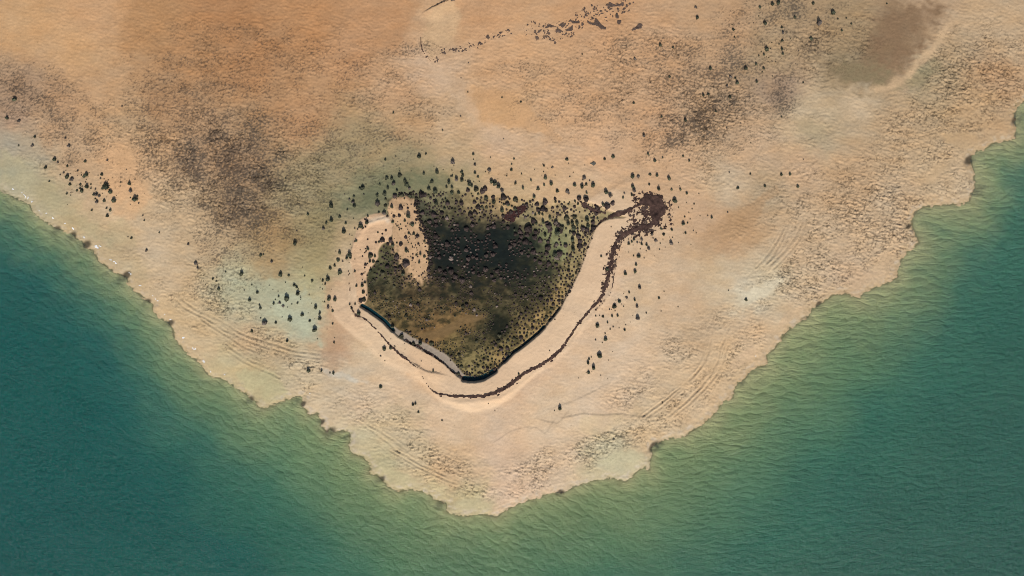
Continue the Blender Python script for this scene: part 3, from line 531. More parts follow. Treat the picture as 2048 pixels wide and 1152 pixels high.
M_log = simple('grey_driftwood', (.085, .065, .05), .9, .35, 6, .6, .0)
M_rock = simple('dark_slab', (.085, .08, .065), .9, .35, 3, .6, .0)

ground = grid_mesh('ground', VX, VY, z, colr=C, extra={'wet': wet})
ground.data.materials.append(M_ground); ground['kind'] = 'structure'

fx0, fx1 = XO, len(xs) - XO; fy0, fy1 = YO, len(ys) - YO
def ground_z(px, py):
    x = (px - 1024) * S; y = (576 - py) * S
    u = (x - xs[fx0]) / (xs[fx0 + 1] - xs[fx0]); v = (y - ys[fy0]) / (ys[fy0 + 1] - ys[fy0])
    u = np.clip(u, 0, fx1 - fx0 - 2); v = np.clip(v, 0, fy1 - fy0 - 2); i = np.asarray(u).astype(int); j = np.asarray(v).astype(int); u = u - i; v = v - j
    Z = z[fy0:fy1, fx0:fx1]
    return (Z[j, i] * (1 - u) + Z[j, i + 1] * u) * (1 - v) + (Z[j + 1, i] * (1 - u) + Z[j + 1, i + 1] * u) * v

# ------------------------------------------------------------------ sea
def water_axis(half, step, far):
    a, o = axis(half, step, far); return a
wx = water_axis(104.5, .225, 1400.0); wy = water_axis(59.0, .225, 1400.0)
UX, UY = np.meshgrid(wx, wy); PX = 1024 + UX / S; PY = 576 - UY / S
wd = samp(land, PX, PY)
keep = (wd < 16); keep = keep[:-1, :-1] & keep[1:, :-1] & keep[:-1, 1:] & keep[1:, 1:]
e = ss(1080, 1500, PX)          # crests turn from diagonal in the west to level in the east
wxp = 9 * fbm(PX / 60, PY / 60, 3, 201); wyp = 9 * fbm(PX / 60 + 9, PY / 60, 3, 205)
def waves(ang, lu, lv, s):
    a = math.radians(ang); u = (PX + wxp) * math.cos(a) + (PY + wyp) * math.sin(a); v = -(PX + wxp) * math.sin(a) + (PY + wyp) * math.cos(a)
    f1, f2 = worley(u / lu, v / lv, s)
    dome = 1 - f1 * f1 - .42 * np.exp(-((f2 - f1) / .16) ** 2)
    return dome + .3 * gn(u / (lu * .4), v / (lv * .45), s + 3) + .3 * gn(u / (lu * 2.6), v / (lv * 2.2), s + 5)
west = waves(30, 25, 12.5, 211); east = waves(3, 27, 10.5, 223)
hh = west * (1 - e) + east * e
cu = PX * .94 + PY * .34; cv = -PX * .34 + PY * .94
chop = gn(cu / 9 + wxp * .08, cv / 5.5 + wyp * .08, 231) + .7 * gn(PX / 4.6 - PY / 14, PY / 3.8 + PX / 12, 233) + .6 * gn(PX / 15 + PY / 40, PY / 9, 235)
calm = ss(6, -30, wd)
deep = ss(-60, -260, wd) * (1 - .35 * e)
vary = .65 + .7 * np.clip(fbm(PX / 90, PY / 70, 2, 245) + .5, 0, 1)
hz = calm * vary * (0.11 * hh * (1 - .55 * deep) + (.045 + .10 * deep) * chop)
wz = np.where(np.abs(UX) > 104.6, 0, np.where(np.abs(UY) > 59.1, 0, hz)) * 1.0
gz = samp(land, PX, PY)
wcol = samp(WATF, PX + 3 * wxp, PY + 3 * wyp)
reach = samp(rbf([(0, 500, 80), (200, 700, 100), (400, 850, 170), (600, 1000, 250), (900, 1100, 290), (1300, 1050, 320), (1600, 850, 320), (1800, 650, 220), (1950, 500, 160), (2030, 350, 90)], 110), PX, PY)[..., 0]
tD = np.maximum(-wd, 0) / reach * (1 + .25 * fbm(PX / 150, PY / 110, 3, 261))
far_w = srgb((24, 92, 86)); far_e = srgb((62, 104, 88)); farc = far_w * (1 - e[..., None]) + far_e * e[..., None]
def lerp3(t):
    out = np.zeros(t.shape + (3,), np.float32)
    st = [(0, srgb((126, 138, 98))), (.35, srgb((106, 130, 96))), (.8, srgb((64, 110, 92))), (1.35, None), (9, None)]
    for k in range(4):
        a_, b_ = st[k], st[k + 1]; ca_ = farc if a_[1] is None else a_[1]; cb_ = farc if b_[1] is None else b_[1]
        m_ = ((t >= a_[0]) & (t < b_[0]))[..., None]; w_ = ss(a_[0], b_[0], t)[..., None] if k else ((t - a_[0]) / (b_[0] - a_[0]))[..., None]
        out = np.where(m_, ca_ * (1 - w_) + cb_ * w_, out)
    return out
wcol = .35 * wcol + .65 * lerp3(tD)
wcol = wcol * (1 + .07 * fbm(PX / 130, PY / 90, 3, 241) + .08 * gn(PX / 30, PY / 20, 243))[..., None]
dm2 = np.maximum(-gz * S, 0); sh2 = samp(rbf([(0, 500, 3.4), (300, 800, 2.6), (600, 900, 1.4), (900, 1100, 1.5), (1300, 1000, 1.6), (1550, 800, 1.5), (1700, 650, 1.2), (1850, 480, 1.5), (2000, 400, 2.0)], 60), PX, PY)[..., 0]
dep = .055 * dm2 * sh2 / 1.5 + .0015 * dm2 ** 2
bar2 = np.exp(-((PX - 1862 - (PY - 480) * .8) / 26) ** 2 - ((PY - 478) / 26) ** 2); dep = dep * (1 - .8 * bar2)
opac = (1 - np.exp(-dep / .012)) * .985
weedq = np.zeros_like(opac)
for wx_, wy_, wr in WEEDS:
    q = ss(1.5, .3, np.hypot((PX - wx_) + .25 * wxp, (PY - wy_) * 1.25 + (PX - wx_) * .5 + .25 * wyp) / wr) * np.clip(.8 + 1.2 * gn(PX / 8, PY / 6, 253), 0, 1); weedq = np.maximum(weedq, q * (.85 if wr == 15 else .5))
near_ = (np.exp(-np.maximum(-gz - 2, 0) / (26 + 30 * np.clip(fbm(PX / 70, PY / 60, 2, 247) + .3, 0, 1))) * np.clip(.75 + .9 * fbm(PX / 40, PY / 26, 3, 249), .15, 1))[..., None]
wcol = wcol * (1 - .60 * near_) + srgb((168, 172, 124)) * .60 * near_
edge_ = np.exp(-np.maximum(-gz, 0) / (9 + 10 * np.clip(fbm(PX / 50, PY / 50, 2, 251) + .5, 0, 1)) / (1 + 1.1 * ss(1350, 1500, PX)))[..., None]
wcol = wcol * (1 - .76 * edge_) + srgb((192, 172, 130)) * .76 * edge_
shoal = ss(.12, .5, fbm(PX / 24, PY / 16, 3, 255))[..., None] * near_; wcol = wcol * (1 - .35 * shoal) + srgb((98, 96, 66)) * .35 * shoal
wcol = wcol * (1 - weedq[..., None]) + srgb((46, 50, 46)) * weedq[..., None]
streak = fbm((PX * .9 + PY * .44) / 160, (PY * .9 - PX * .44) / 22, 3, 257)[..., None]; wcol = wcol * (1 + .07 * streak)
sea = grid_mesh('sea_water', UX, UY, wz - 0.005 + 0.0, keep=keep, colr=np.clip(wcol * np.array([1.0, 1.14, 1.06], np.float32) * (1 - deep[..., None] * np.array([.36, .06, .08], np.float32)) , .003, .8), extra={'opacity': opac, 'deep': deep})
def water_mat(name, fixed=None):
    m = bpy.data.materials.new(name); m.use_nodes = True; N = m.node_tree.nodes; L = m.node_tree.links; N.remove(N['Principled BSDF'])
    out = N['Material Output']
    g = N.new('ShaderNodeNewGeometry'); mp = N.new('ShaderNodeMapping'); mp.inputs['Rotation'].default_value = (0, 0, math.radians(-10)); mp.inputs['Scale'].default_value = (1.0, 1.75, 1)
    L.new(g.outputs['Position'], mp.inputs['Vector'])
    n = N.new('ShaderNodeTexNoise'); n.inputs['Scale'].default_value = 2.1; n.inputs['Detail'].default_value = 8; n.inputs['Roughness'].default_value = .8; n.inputs['Distortion'].default_value = .6
    L.new(mp.outputs[0], n.inputs['Vector'])
    b = N.new('ShaderNodeBump'); b.inputs['Strength'].default_value = 1.0 if not fixed else .15; b.inputs['Distance'].default_value = .62; L.new(n.outputs[0], b.inputs['Height'])
    if not fixed:
        sx = N.new('ShaderNodeSeparateXYZ'); L.new(g.outputs['Position'], sx.inputs[0])
        mr = N.new('ShaderNodeMapRange'); mr.interpolation_type = 'SMOOTHSTEP'; mr.inputs[1].default_value = 8; mr.inputs[2].default_value = 46; L.new(sx.outputs[0], mr.inputs[0])
        wn_ = N.new('ShaderNodeTexNoise'); wn_.inputs['Scale'].default_value = .17; wn_.inputs['Detail'].default_value = 3; L.new(g.outputs['Position'], wn_.inputs['Vector'])
        w1 = N.new('ShaderNodeVectorMath'); w1.operation = 'MULTIPLY_ADD'; L.new(wn_.outputs['Color'], w1.inputs[0]); w1.inputs[1].default_value = (3.0, 3.0, 0); L.new(g.outputs['Position'], w1.inputs[2])
        hs = []
        for ang, su, sv in ((32, .44, .86), (2, .40, .98)):
            # rotate so the long side of each ripple lies along its crest
            rt = N.new('ShaderNodeVectorRotate'); rt.rotation_type = 'Z_AXIS'; rt.inputs['Angle'].default_value = math.radians(ang); L.new(w1.outputs[0], rt.inputs['Vector'])
            ml = N.new('ShaderNodeVectorMath'); ml.operation = 'MULTIPLY'; ml.inputs[1].default_value = (su, sv, 0); L.new(rt.outputs[0], ml.inputs[0])
            v1 = N.new('ShaderNodeTexVoronoi'); v1.voronoi_dimensions = '2D'; v1.inputs['Scale'].default_value = 1; v1.inputs['Randomness'].default_value = .85; L.new(ml.outputs[0], v1.inputs['Vector'])
            v2 = N.new('ShaderNodeTexVoronoi'); v2.voronoi_dimensions = '2D'; v2.inputs['Scale'].default_value = 2.3; L.new(ml.outputs[0], v2.inputs['Vector'])
            hs.append(math_node(N, L, 'ADD', math_node(N, L, 'POWER', v1.outputs['Distance'], 1.6), math_node(N, L, 'MULTIPLY', v2.outputs['Distance'], .28)))
        mxh = N.new('ShaderNodeMix'); mxh.data_type = 'FLOAT'; L.new(mr.outputs[0], mxh.inputs[0]); L.new(hs[0], mxh.inputs[2]); L.new(hs[1], mxh.inputs[3])
        ds = N.new('ShaderNodeAttribute'); ds.attribute_name = 'deep'
        amp = math_node(N, L, 'ADD', math_node(N, L, 'MULTIPLY', ds.outputs['Fac'], -.36), .62)
        tot = math_node(N, L, 'SUBTRACT', n.outputs[0], math_node(N, L, 'MULTIPLY', mxh.outputs[0], amp))
        L.new(tot, b.inputs['Height'])
    df = N.new('ShaderNodeBsdfDiffuse'); gl = N.new('ShaderNodeBsdfGlossy'); gl.inputs['Roughness'].default_value = .25
    tr = N.new('ShaderNodeBsdfTransparent'); fr = N.new('ShaderNodeFresnel'); fr.inputs['IOR'].default_value = 1.25
    for q in (df, gl, fr): L.new(b.outputs[0], q.inputs['Normal'])
    m1 = N.new('ShaderNodeMixShader'); m2 = N.new('ShaderNodeMixShader')
    if fixed:
        df.inputs['Color'].default_value = fixed[:3] + (1,); m1.inputs[0].default_value = fixed[3]
    else:
        at = N.new('ShaderNodeAttribute'); at.attribute_name = 'Col'; L.new(at.outputs['Color'], df.inputs['Color'])
        ao = N.new('ShaderNodeAttribute'); ao.attribute_name = 'opacity'; L.new(ao.outputs['Fac'], m1.inputs[0])
    tr.inputs['Color'].default_value = (.86, .93, .86, 1)
    L.new(tr.outputs[0], m1.inputs[1]); L.new(df.outputs[0], m1.inputs[2])
    L.new(fr.outputs[0], m2.inputs[0]); L.new(m1.outputs[0], m2.inputs[1]); L.new(gl.outputs[0], m2.inputs[2]); L.new(m2.outputs[0], out.inputs['Surface'])
    return m
sea.data.materials.append(water_mat('sea_water')); sea['kind'] = 'structure'

# sheet cells of the fine grid lying under the narrow pools
Zf = z[fy0:fy1, fx0:fx1]; Xf = X[fy0:fy1, fx0:fx1]; Yf = Y[fy0:fy1, fx0:fx1]; VXf = VX[fy0:fy1, fx0:fx1]; VYf = VY[fy0:fy1, fx0:fx1]; df_ = d[fy0:fy1, fx0:fx1]
plf = pool[fy0:fy1, fx0:fx1]
kp = (plf > .03); kp = kp[:-1, :-1] & kp[1:, :-1] & kp[:-1, 1:] & kp[1:, 1:]
pw = grid_mesh('pool_water', VXf, VYf, np.full_like(Zf, .19), keep=kp)
pw.data.materials.append(water_mat('pool_water', (.004, .030, .038, .86))); pw['kind'] = 'structure'

# ------------------------------------------------------------------ seaweed, foam: thick mats laid over the ground
def overlay(name, mask, thick, material, s=0, box=None):
    m = mask
    k = m > .05; kk = k[:-1, :-1] & k[1:, :-1] & k[:-1, 1:] & k[1:, 1:]
    if not kk.any(): return None
    zz = (np.maximum(Zf, .03) if name == 'foam' else Zf) + thick * ss(.1, .7, m) * (1 + .5 * gn(Xf / 5, Yf / 4.4, 301 + s) + .9 * gn(Xf / 12, Yf / 9, 302 + s)) - .02
    o = grid_mesh(name, VXf, VYf, zz, keep=kk); o.data.materials.append(material); return o
def strip(pts, pad=60):
    P = [(a, b) for a, b, w in pts]; r = np.full(GX.shape, 99., np.float32); xs_ = [p[0] for p in P]; ys_ = [p[1] for p in P]
    i0 = max(0, int((min(xs_) - pad - CX0) / CG)); i1 = int((max(xs_) + pad - CX0) / CG) + 2; j0 = max(0, int((min(ys_) - pad - CY0) / CG)); j1 = int((max(ys_) + pad - CY0) / CG) + 2
    a, b = seg_dist(GX[j0:j1, i0:i1], GY[j0:j1, i0:i1], P, par=[p[2] for p in pts])
    r[j0:j1, i0:i1] = a - b
    return samp(r, Xf + .25 * WX[fy0:fy1, fx0:fx1], Yf + .25 * WY[fy0:fy1, fx0:fx1])
rough_n = 3.6 * fbm((Xf * .9 + Yf * .44) / 7, (Yf * .9 - Xf * .44) / 6, 3, 311); speck = .8 * gn((Xf * .8 + Yf * .6) / 5.5, (Yf * .8 - Xf * .6) / 4.2, 315) + .55 * gn((Xf * .6 - Yf * .8) / 3.3, (Yf * .6 + Xf * .8) / 3.3, 316); speck2 = fbm(Xf / 20, Yf / 20, 2, 317)
MAIN = [(1316, 437, 6), (1303, 450, 6), (1283, 456, 6), (1264, 462, 5), (1244, 470, 5.5), (1232, 482, 5), (1228, 495, 4.5), (1223, 515, 4.5), (1221, 528, 4.5), (1217, 549, 5), (1211, 569, 4.5),
 (1206, 588, 4), (1196, 604, 4), (1182, 618, 3.2), (1165, 637, 3.4), (1147, 661, 3), (1135, 680, 3.2), (1120, 700, 4.5), (1103, 715, 4.5), (1083, 728, 4.5), (1064, 738, 4.8), (1044, 749, 4.5),
 (1025, 765, 5), (1005, 778, 5.5), (986, 786, 4.5), (966, 791, 4), (937, 792, 3.5), (907, 791, 3.2), (884, 789, 1.6)]
BRANCH = [(1285, 405, 3), (1264, 417, 3.2), (1248, 425, 4.5), (1230, 429, 5.5), (1217, 435, 3), (1203, 442, 2.6), (1191, 454, 1.6), (1186, 466, .8)]
BLOBP = [(1286, 389), (1299, 389), (1310, 391), (1324, 389), (1328, 393), (1322, 398), (1328, 408), (1333, 416), (1332, 424), (1328, 432), (1314, 437), (1305, 444), (1299, 430), (1297, 414), (1289, 410), (1277, 407), (1280, 398), (1287, 394)]
SECOND = [(1158, 402, 1), (1170, 411, 5), (1184, 420, 4), (1196, 424, 3), (1210, 425, 2.5)]
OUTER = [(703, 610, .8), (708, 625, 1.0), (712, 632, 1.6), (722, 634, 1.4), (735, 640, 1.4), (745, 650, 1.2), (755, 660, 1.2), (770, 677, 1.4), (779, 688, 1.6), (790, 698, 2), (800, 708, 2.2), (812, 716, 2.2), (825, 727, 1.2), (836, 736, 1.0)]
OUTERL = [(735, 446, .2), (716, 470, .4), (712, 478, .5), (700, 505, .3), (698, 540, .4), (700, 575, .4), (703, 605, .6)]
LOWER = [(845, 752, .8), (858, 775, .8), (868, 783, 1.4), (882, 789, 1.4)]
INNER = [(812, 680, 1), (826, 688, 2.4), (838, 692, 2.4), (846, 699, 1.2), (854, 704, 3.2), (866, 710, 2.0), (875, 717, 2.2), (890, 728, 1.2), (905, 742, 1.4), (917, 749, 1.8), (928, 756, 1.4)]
HOOKSHADE = [(841, 66, .8), (842, 80, .8), (843, 92, 1.4), (845, 101, 1.3), (849, 109, .9), (855, 116, .8), (861, 121, .9), (868, 120, .7), (878, 108, .7)]; BARSHADE = [(867, 14, .8), (885, 7, 1.0), (901, 1, 1.0)]  # shade of the sand bar's scarp, painted as thin dark weed lines
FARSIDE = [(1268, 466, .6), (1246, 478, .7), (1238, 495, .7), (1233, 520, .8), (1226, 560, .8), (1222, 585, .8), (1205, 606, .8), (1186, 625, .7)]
MAIN = [(a, b, w * .82) for a, b, w in MAIN]
g_main = np.maximum.reduce([-strip(MAIN), -strip(BRANCH), samp(field(seg_dist, BLOBP, closed=True), Xf, Yf), -strip(SECOND)])
holes = ss(.16, .34, gn((Xf + Yf * .5) / 6, (Yf - Xf * .5) / 5, 319) + .4 * speck) * ss(5, 0, g_main) * .9
m_main = ss(-1.2, 1.0, g_main + rough_n * .62) * (1 - holes)
halo = strip(MAIN); h2 = np.hypot((Xf - 1300) / 52, (Yf - 425) / 40); h3 = np.hypot((Xf - 1190) / 50, (Yf - 418) / 22)
sc_ = np.maximum.reduce([ss(26, 2, halo) * .62 * ss(640, 440, Yf) + ss(12, 2, halo) * .38, ss(1.75, .25, h2) * .88 * ss(1395, 1330, Xf), ss(1.1, .3, h3) * .45])
m_sc = ss(.52, .64, sc_ * .52 + speck * .75 + speck2 * .3 + .10)
m_thin = np.maximum.reduce([ss(-1.0, .8, -strip(q) + .25 + rough_n * .5) for q in (OUTER, OUTERL, LOWER, INNER, FARSIDE)] + [ss(-1.0, .6, -strip(q)) for q in (HOOKSHADE, BARSHADE)])  # thin weed lines, with the bar's painted scarp shade added last
o = overlay('wrack_and_scarp_shade', np.maximum.reduce([m_main, m_thin]), .12, M_wrack)
o['kind'] = 'stuff'; o['label'] = 'dark brown dry seaweed in a long strip across the pale bank, plus painted scarp shade'; o['category'] = 'seaweed'
REDP = [(1006, 437), (1014, 423), (1027, 421), (1033, 413), (1049, 409), (1055, 415), (1041, 431), (1031, 437), (1029, 445), (1012, 441)]
o = overlay('weed_mat', ss(-1, 1, samp(field(seg_dist, REDP, closed=True), Xf, Yf) + rough_n * .6), .10, M_redweed, 3)
o['label'] = 'reddish brown patch of weed among the shrubs at the upper right of the dark lagoon'; o['category'] = 'weed mat'
# separate weed mats on the upper flat
MATS = [([(1214, 13), (1216, 6), (1222, 5), (1228, 10), (1240, 8), (1245, 3), (1248, 8), (1246, 13), (1235, 13), (1225, 14), (1217, 18)], 'dumbbell-shaped dark weed mat, topmost on the upper flat'),
 ([(1173, 41), (1177, 42), (1184, 46), (1191, 44), (1188, 39), (1193, 38), (1199, 43), (1203, 50), (1213, 55), (1210, 59), (1202, 58), (1196, 53), (1186, 51), (1178, 48)], 'largest elongated dark weed mat, shaped like a fish, on the upper flat'),
 ([(1262, 60), (1265, 57), (1273, 54), (1275, 48), (1282, 47), (1285, 52), (1282, 57), (1272, 60), (1264, 62)], 'kidney-shaped dark weed mat, rightmost on the upper flat'),
 ([(1234, 42), (1240, 39), (1243, 43), (1240, 49), (1235, 48)], 'small round dark weed mat just below the dark shrub on the upper flat'),
 ([(1229, 30), (1235, 28), (1238, 34), (1237, 39), (1232, 37)], 'small dark weed mat touching the shrub right of centre on the upper flat'),
 ([(1142, 46), (1150, 42), (1158, 41), (1159, 47), (1150, 48), (1144, 47)], 'ragged dark weed mat left of the fish-shaped mat'),
 ([(1130, 60), (1138, 56), (1146, 50), (1146, 61), (1136, 63), (1132, 63)], 'triangular grey-brown weed mat near the middle of the weed trail'),
 ([(1117, 50), (1124, 46), (1130, 49), (1128, 55), (1121, 55)], 'oval dark weed mat in the middle of the weed trail'),
 ([(1111, 59), (1118, 58), (1124, 62), (1121, 66), (1113, 65)], 'pale-edged weed mat under the oval one in the weed trail'),
 ([(1162, 47), (1167, 46), (1168, 52), (1163, 54)], 'small round weed mat beside the nose of the fish-shaped mat'),
 ([(1093, 51), (1100, 49), (1110, 53), (1104, 54), (1096, 54)], 'thin flat weed mat at the upper left of the weed trail'),
 ([(1074, 65), (1081, 58), (1084, 60), (1079, 67)], 'slanting small weed mat at the left end of the weed trail'),
 ([(1071, 74), (1076, 73), (1078, 79), (1072, 82)], 'round weed mat at the lower left end of the weed trail'),
 ([(1107, 84), (1113, 83), (1114, 87), (1109, 89)], 'small isolated weed mat below the weed trail')]
allm = np.zeros_like(Zf)
for k, (pts, lab) in enumerate(MATS):
    mk = ss(-.9, .9, samp(field(seg_dist, pts, closed=True), Xf + .15 * WX[fy0:fy1, fx0:fx1], Yf) + .5 + rough_n * .45)
    o = overlay('weed_mat', mk, .06, M_mat, 5 + k)
    if o: o['label'] = lab; o['category'] = 'weed mat'; o['group'] = 'dark weed mats on the upper flat'
trail = np.maximum.reduce([ss(26, 4, strip([(1060, 58, 0), (1085, 62, 4), (1110, 66, 6), (1140, 56, 4), (1160, 40, 3), (1180, 28, 6), (1210, 26, 3), (1250, 8, 2)])) * .62,
    ss(10, 1, strip([(870, 124, 0), (885, 105, 0), (930, 95, 1), (960, 86, 3), (975, 78, 2), (990, 68, 2), (1020, 66, 1)])) * .75, ss(9, 1, strip([(800, 110, 0), (830, 104, 2), (843, 100, 0), (860, 122, 0), (880, 112, 0)])) * .38])
# foam
FOAM = [(6, 368, 7), (0, 358, 4), (26, 379, 8), (45, 388, 8), (52, 395, 9), (62, 402, 7), (78, 422, 6), (92, 427, 6), (105, 436, 6), (130, 447, 6), (145, 457, 7), (167, 474, 7), (192, 494, 10), (199, 492, 7), (220, 520, 7), (228, 525, 8), (243, 538, 6), (258, 547, 7), (279, 571, 7), (305, 592, 6), (312, 601, 8), (328, 628, 7), (340, 640, 6), (346, 653, 5), (365, 675, 8), (370, 692, 5), (388, 698, 8), (406, 722, 8), (409, 727, 6), (420, 742, 8), (447, 750, 8), (800, 970, 8), (845, 982, 9), (855, 985, 6), (982, 1027, 8), (990, 1034, 7),
 (620, 788, 6), (1075, 992, 6), (1233, 948, 6), (1494, 725, 9), (1510, 712, 7), (1480, 745, 6), (1700, 583, 7), (1718, 588, 5), (1944, 389, 6), (1925, 398, 6), (2028, 273, 5)]
fm = np.zeros_like(Zf); fn = gn(Xf / 2.8 - Yf / 8, Yf / 2.3 + Xf / 9, 331)
for a, b, r in FOAM:
    q = np.hypot((Xf - a), (Yf - b) * 1.3 - (Xf - a) * .45) / r
    fm = np.maximum(fm, ss(1.25, .2, q) * (1.0 if r > 5 and a < 700 else .78))
mfo = ss(.50, .62, fm * .62 + fn * .62 + .06) * (fm > .03)
o = overlay('foam', mfo, .05, M_foam, 41); o['kind'] = 'stuff'; o['label'] = 'white flecks of foam and salt left along the waterline'; o['category'] = 'foam'

# ------------------------------------------------------------------ shrubs
rnd = random.Random(5)
def ico(sub=1):
    import bmesh
    bm = bmesh.new(); bmesh.ops.create_icosphere(bm, subdivisions=sub, radius=1.0)
    co = np.array([v.co[:] for v in bm.verts]); fa = [[v.index for v in f.verts] for f in bm.faces]; bm.free(); return co, fa
ICO1, ICO2 = ico(1), ico(2)
def leafy(seed, n, tall, spread=1.0, cone=.6, ls=.10, open_=.0):
    """leaf tufts through a crown about 1 wide; lobes make the outline uneven"""
    r = random.Random(seed); co = []; fa = []
    lobes = [(0, 0, tall * .5, .42)] + [(.30 * math.cos(a), .30 * math.sin(a), tall * r.uniform(.22, .5), r.uniform(.16, .28)) for a in [r.uniform(0, 6.28) for _ in range(r.randint(3, 6))]]
    for k in range(n):
        lx, ly, lz, lr = r.choice(lobes + lobes[:1] * 2)
        u = r.uniform(-1, 1); a = r.uniform(0, 6.283); q = lr * (r.random() ** .4)
        s = math.sqrt(1 - u * u); hx = lx + q * s * math.cos(a); hy = ly + q * s * math.sin(a); hz_ = lz + q * u * tall * 1.0 / .8
        hz_ = max(.03, hz_); t = min(1, hz_ / tall); f = (1 - cone * t) * spread; hx *= f; hy *= f
        L_ = ls * r.uniform(.6, 1.5); d1 = Vector((r.uniform(-1, 1), r.uniform(-1, 1), r.uniform(-.4, .8))).normalized() * L_
        d2 = d1.cross(Vector((r.uniform(-1, 1), r.uniform(-1, 1), r.uniform(-1, 1)))).normalized() * L_ * .55
        c = Vector((hx, hy, hz_)); i = len(co)
        co += [c - d1, c + d2, c + d1, c - d2]; fa.append((i, i + 1, i + 2, i + 3))
    return co, fa
def core(seed, tall, w=.36):
    r = random.Random(seed); co = []
    for p in ICO1[0]:
        k = r.uniform(.75, 1.2); co.append(Vector((p[0] * w * k, p[1] * w * k, max(-.05, tall * .42 + p[2] * tall * .42 * k))))
    return co, [tuple(f) for f in ICO1[1]]
def join(a, b):
    n = len(a[0]); return a[0] + b[0], a[1] + [tuple(i + n for i in f) for f in b[1]]
def stems(seed, tall):
    r = random.Random(seed); co = []; fa = []
    for k in range(5):
        a = r.uniform(0, 6.28); e_ = Vector((.3 * math.cos(a), .3 * math.sin(a), tall * r.uniform(.4, .75))); i = len(co)
        for t in (0, 1):
            rr = .035 * (1 - .6 * t); c = e_ * t + Vector((0, 0, -.06 * (1 - t)))
            co += [c + Vector((rr * math.cos(q), rr * math.sin(q), 0)) for q in (0, 2.09, 4.19)]
        fa += [(i, i + 1, i + 4, i + 3), (i + 1, i + 2, i + 5, i + 4), (i + 2, i, i + 3, i + 5)]
    return co, fa
BUSH = []
for v in range(8):
    tall = (1.0, .85, 1.15, .9, .75, 1.05, .95, .8)[v]
    m_ = mesh_tris('foliage', *join(leafy(100 + v, 150, tall, cone=(.7, .5, .75, .55, .3, .7, .6, .4)[v]), core(v, tall)))
    m_.materials.append(M_leaf)
    m2_ = m_.copy(); m2_.materials.clear(); m2_.materials.append(M_leaf2)
    s_ = mesh_tris('stem', *stems(v, tall)); s_.materials.append(M_stem)
    BUSH.append((m_, m2_, s_))
def cushion(seed, big_=True):
    r = random.Random(seed); src = ICO2 if big_ else ICO1; ph = [r.uniform(0, 6.28) for _ in range(4)]; co = []
    for p in src[0]:
        a = math.atan2(p[1], p[0]); k = 1 + .12 * math.sin(3 * a + ph[0]) + .09 * math.sin(5 * a + ph[1]) + r.uniform(-.09, .09)
        co.append(Vector((p[0] * .48 * k, p[1] * .48 * k, p[2] * .40 * k * (1 if p[2] > 0 else .25) + .06)))
    return co, [tuple(f) for f in src[1]]
CUSH = []
for v in range(6):
    a = join(cushion(40 + v), leafy(300 + v, 70, .46, cone=.25, ls=.085))
    row = []
    for mm in (M_cush, M_cushg, M_bleach):
        m_ = mesh_tris('foliage', *a); m_.materials.append(mm); row.append(m_)
    s_ = mesh_tris('stem', *stems(60 + v, .4)); s_.materials.append(M_stem); row.append(s_); CUSH.append(row)

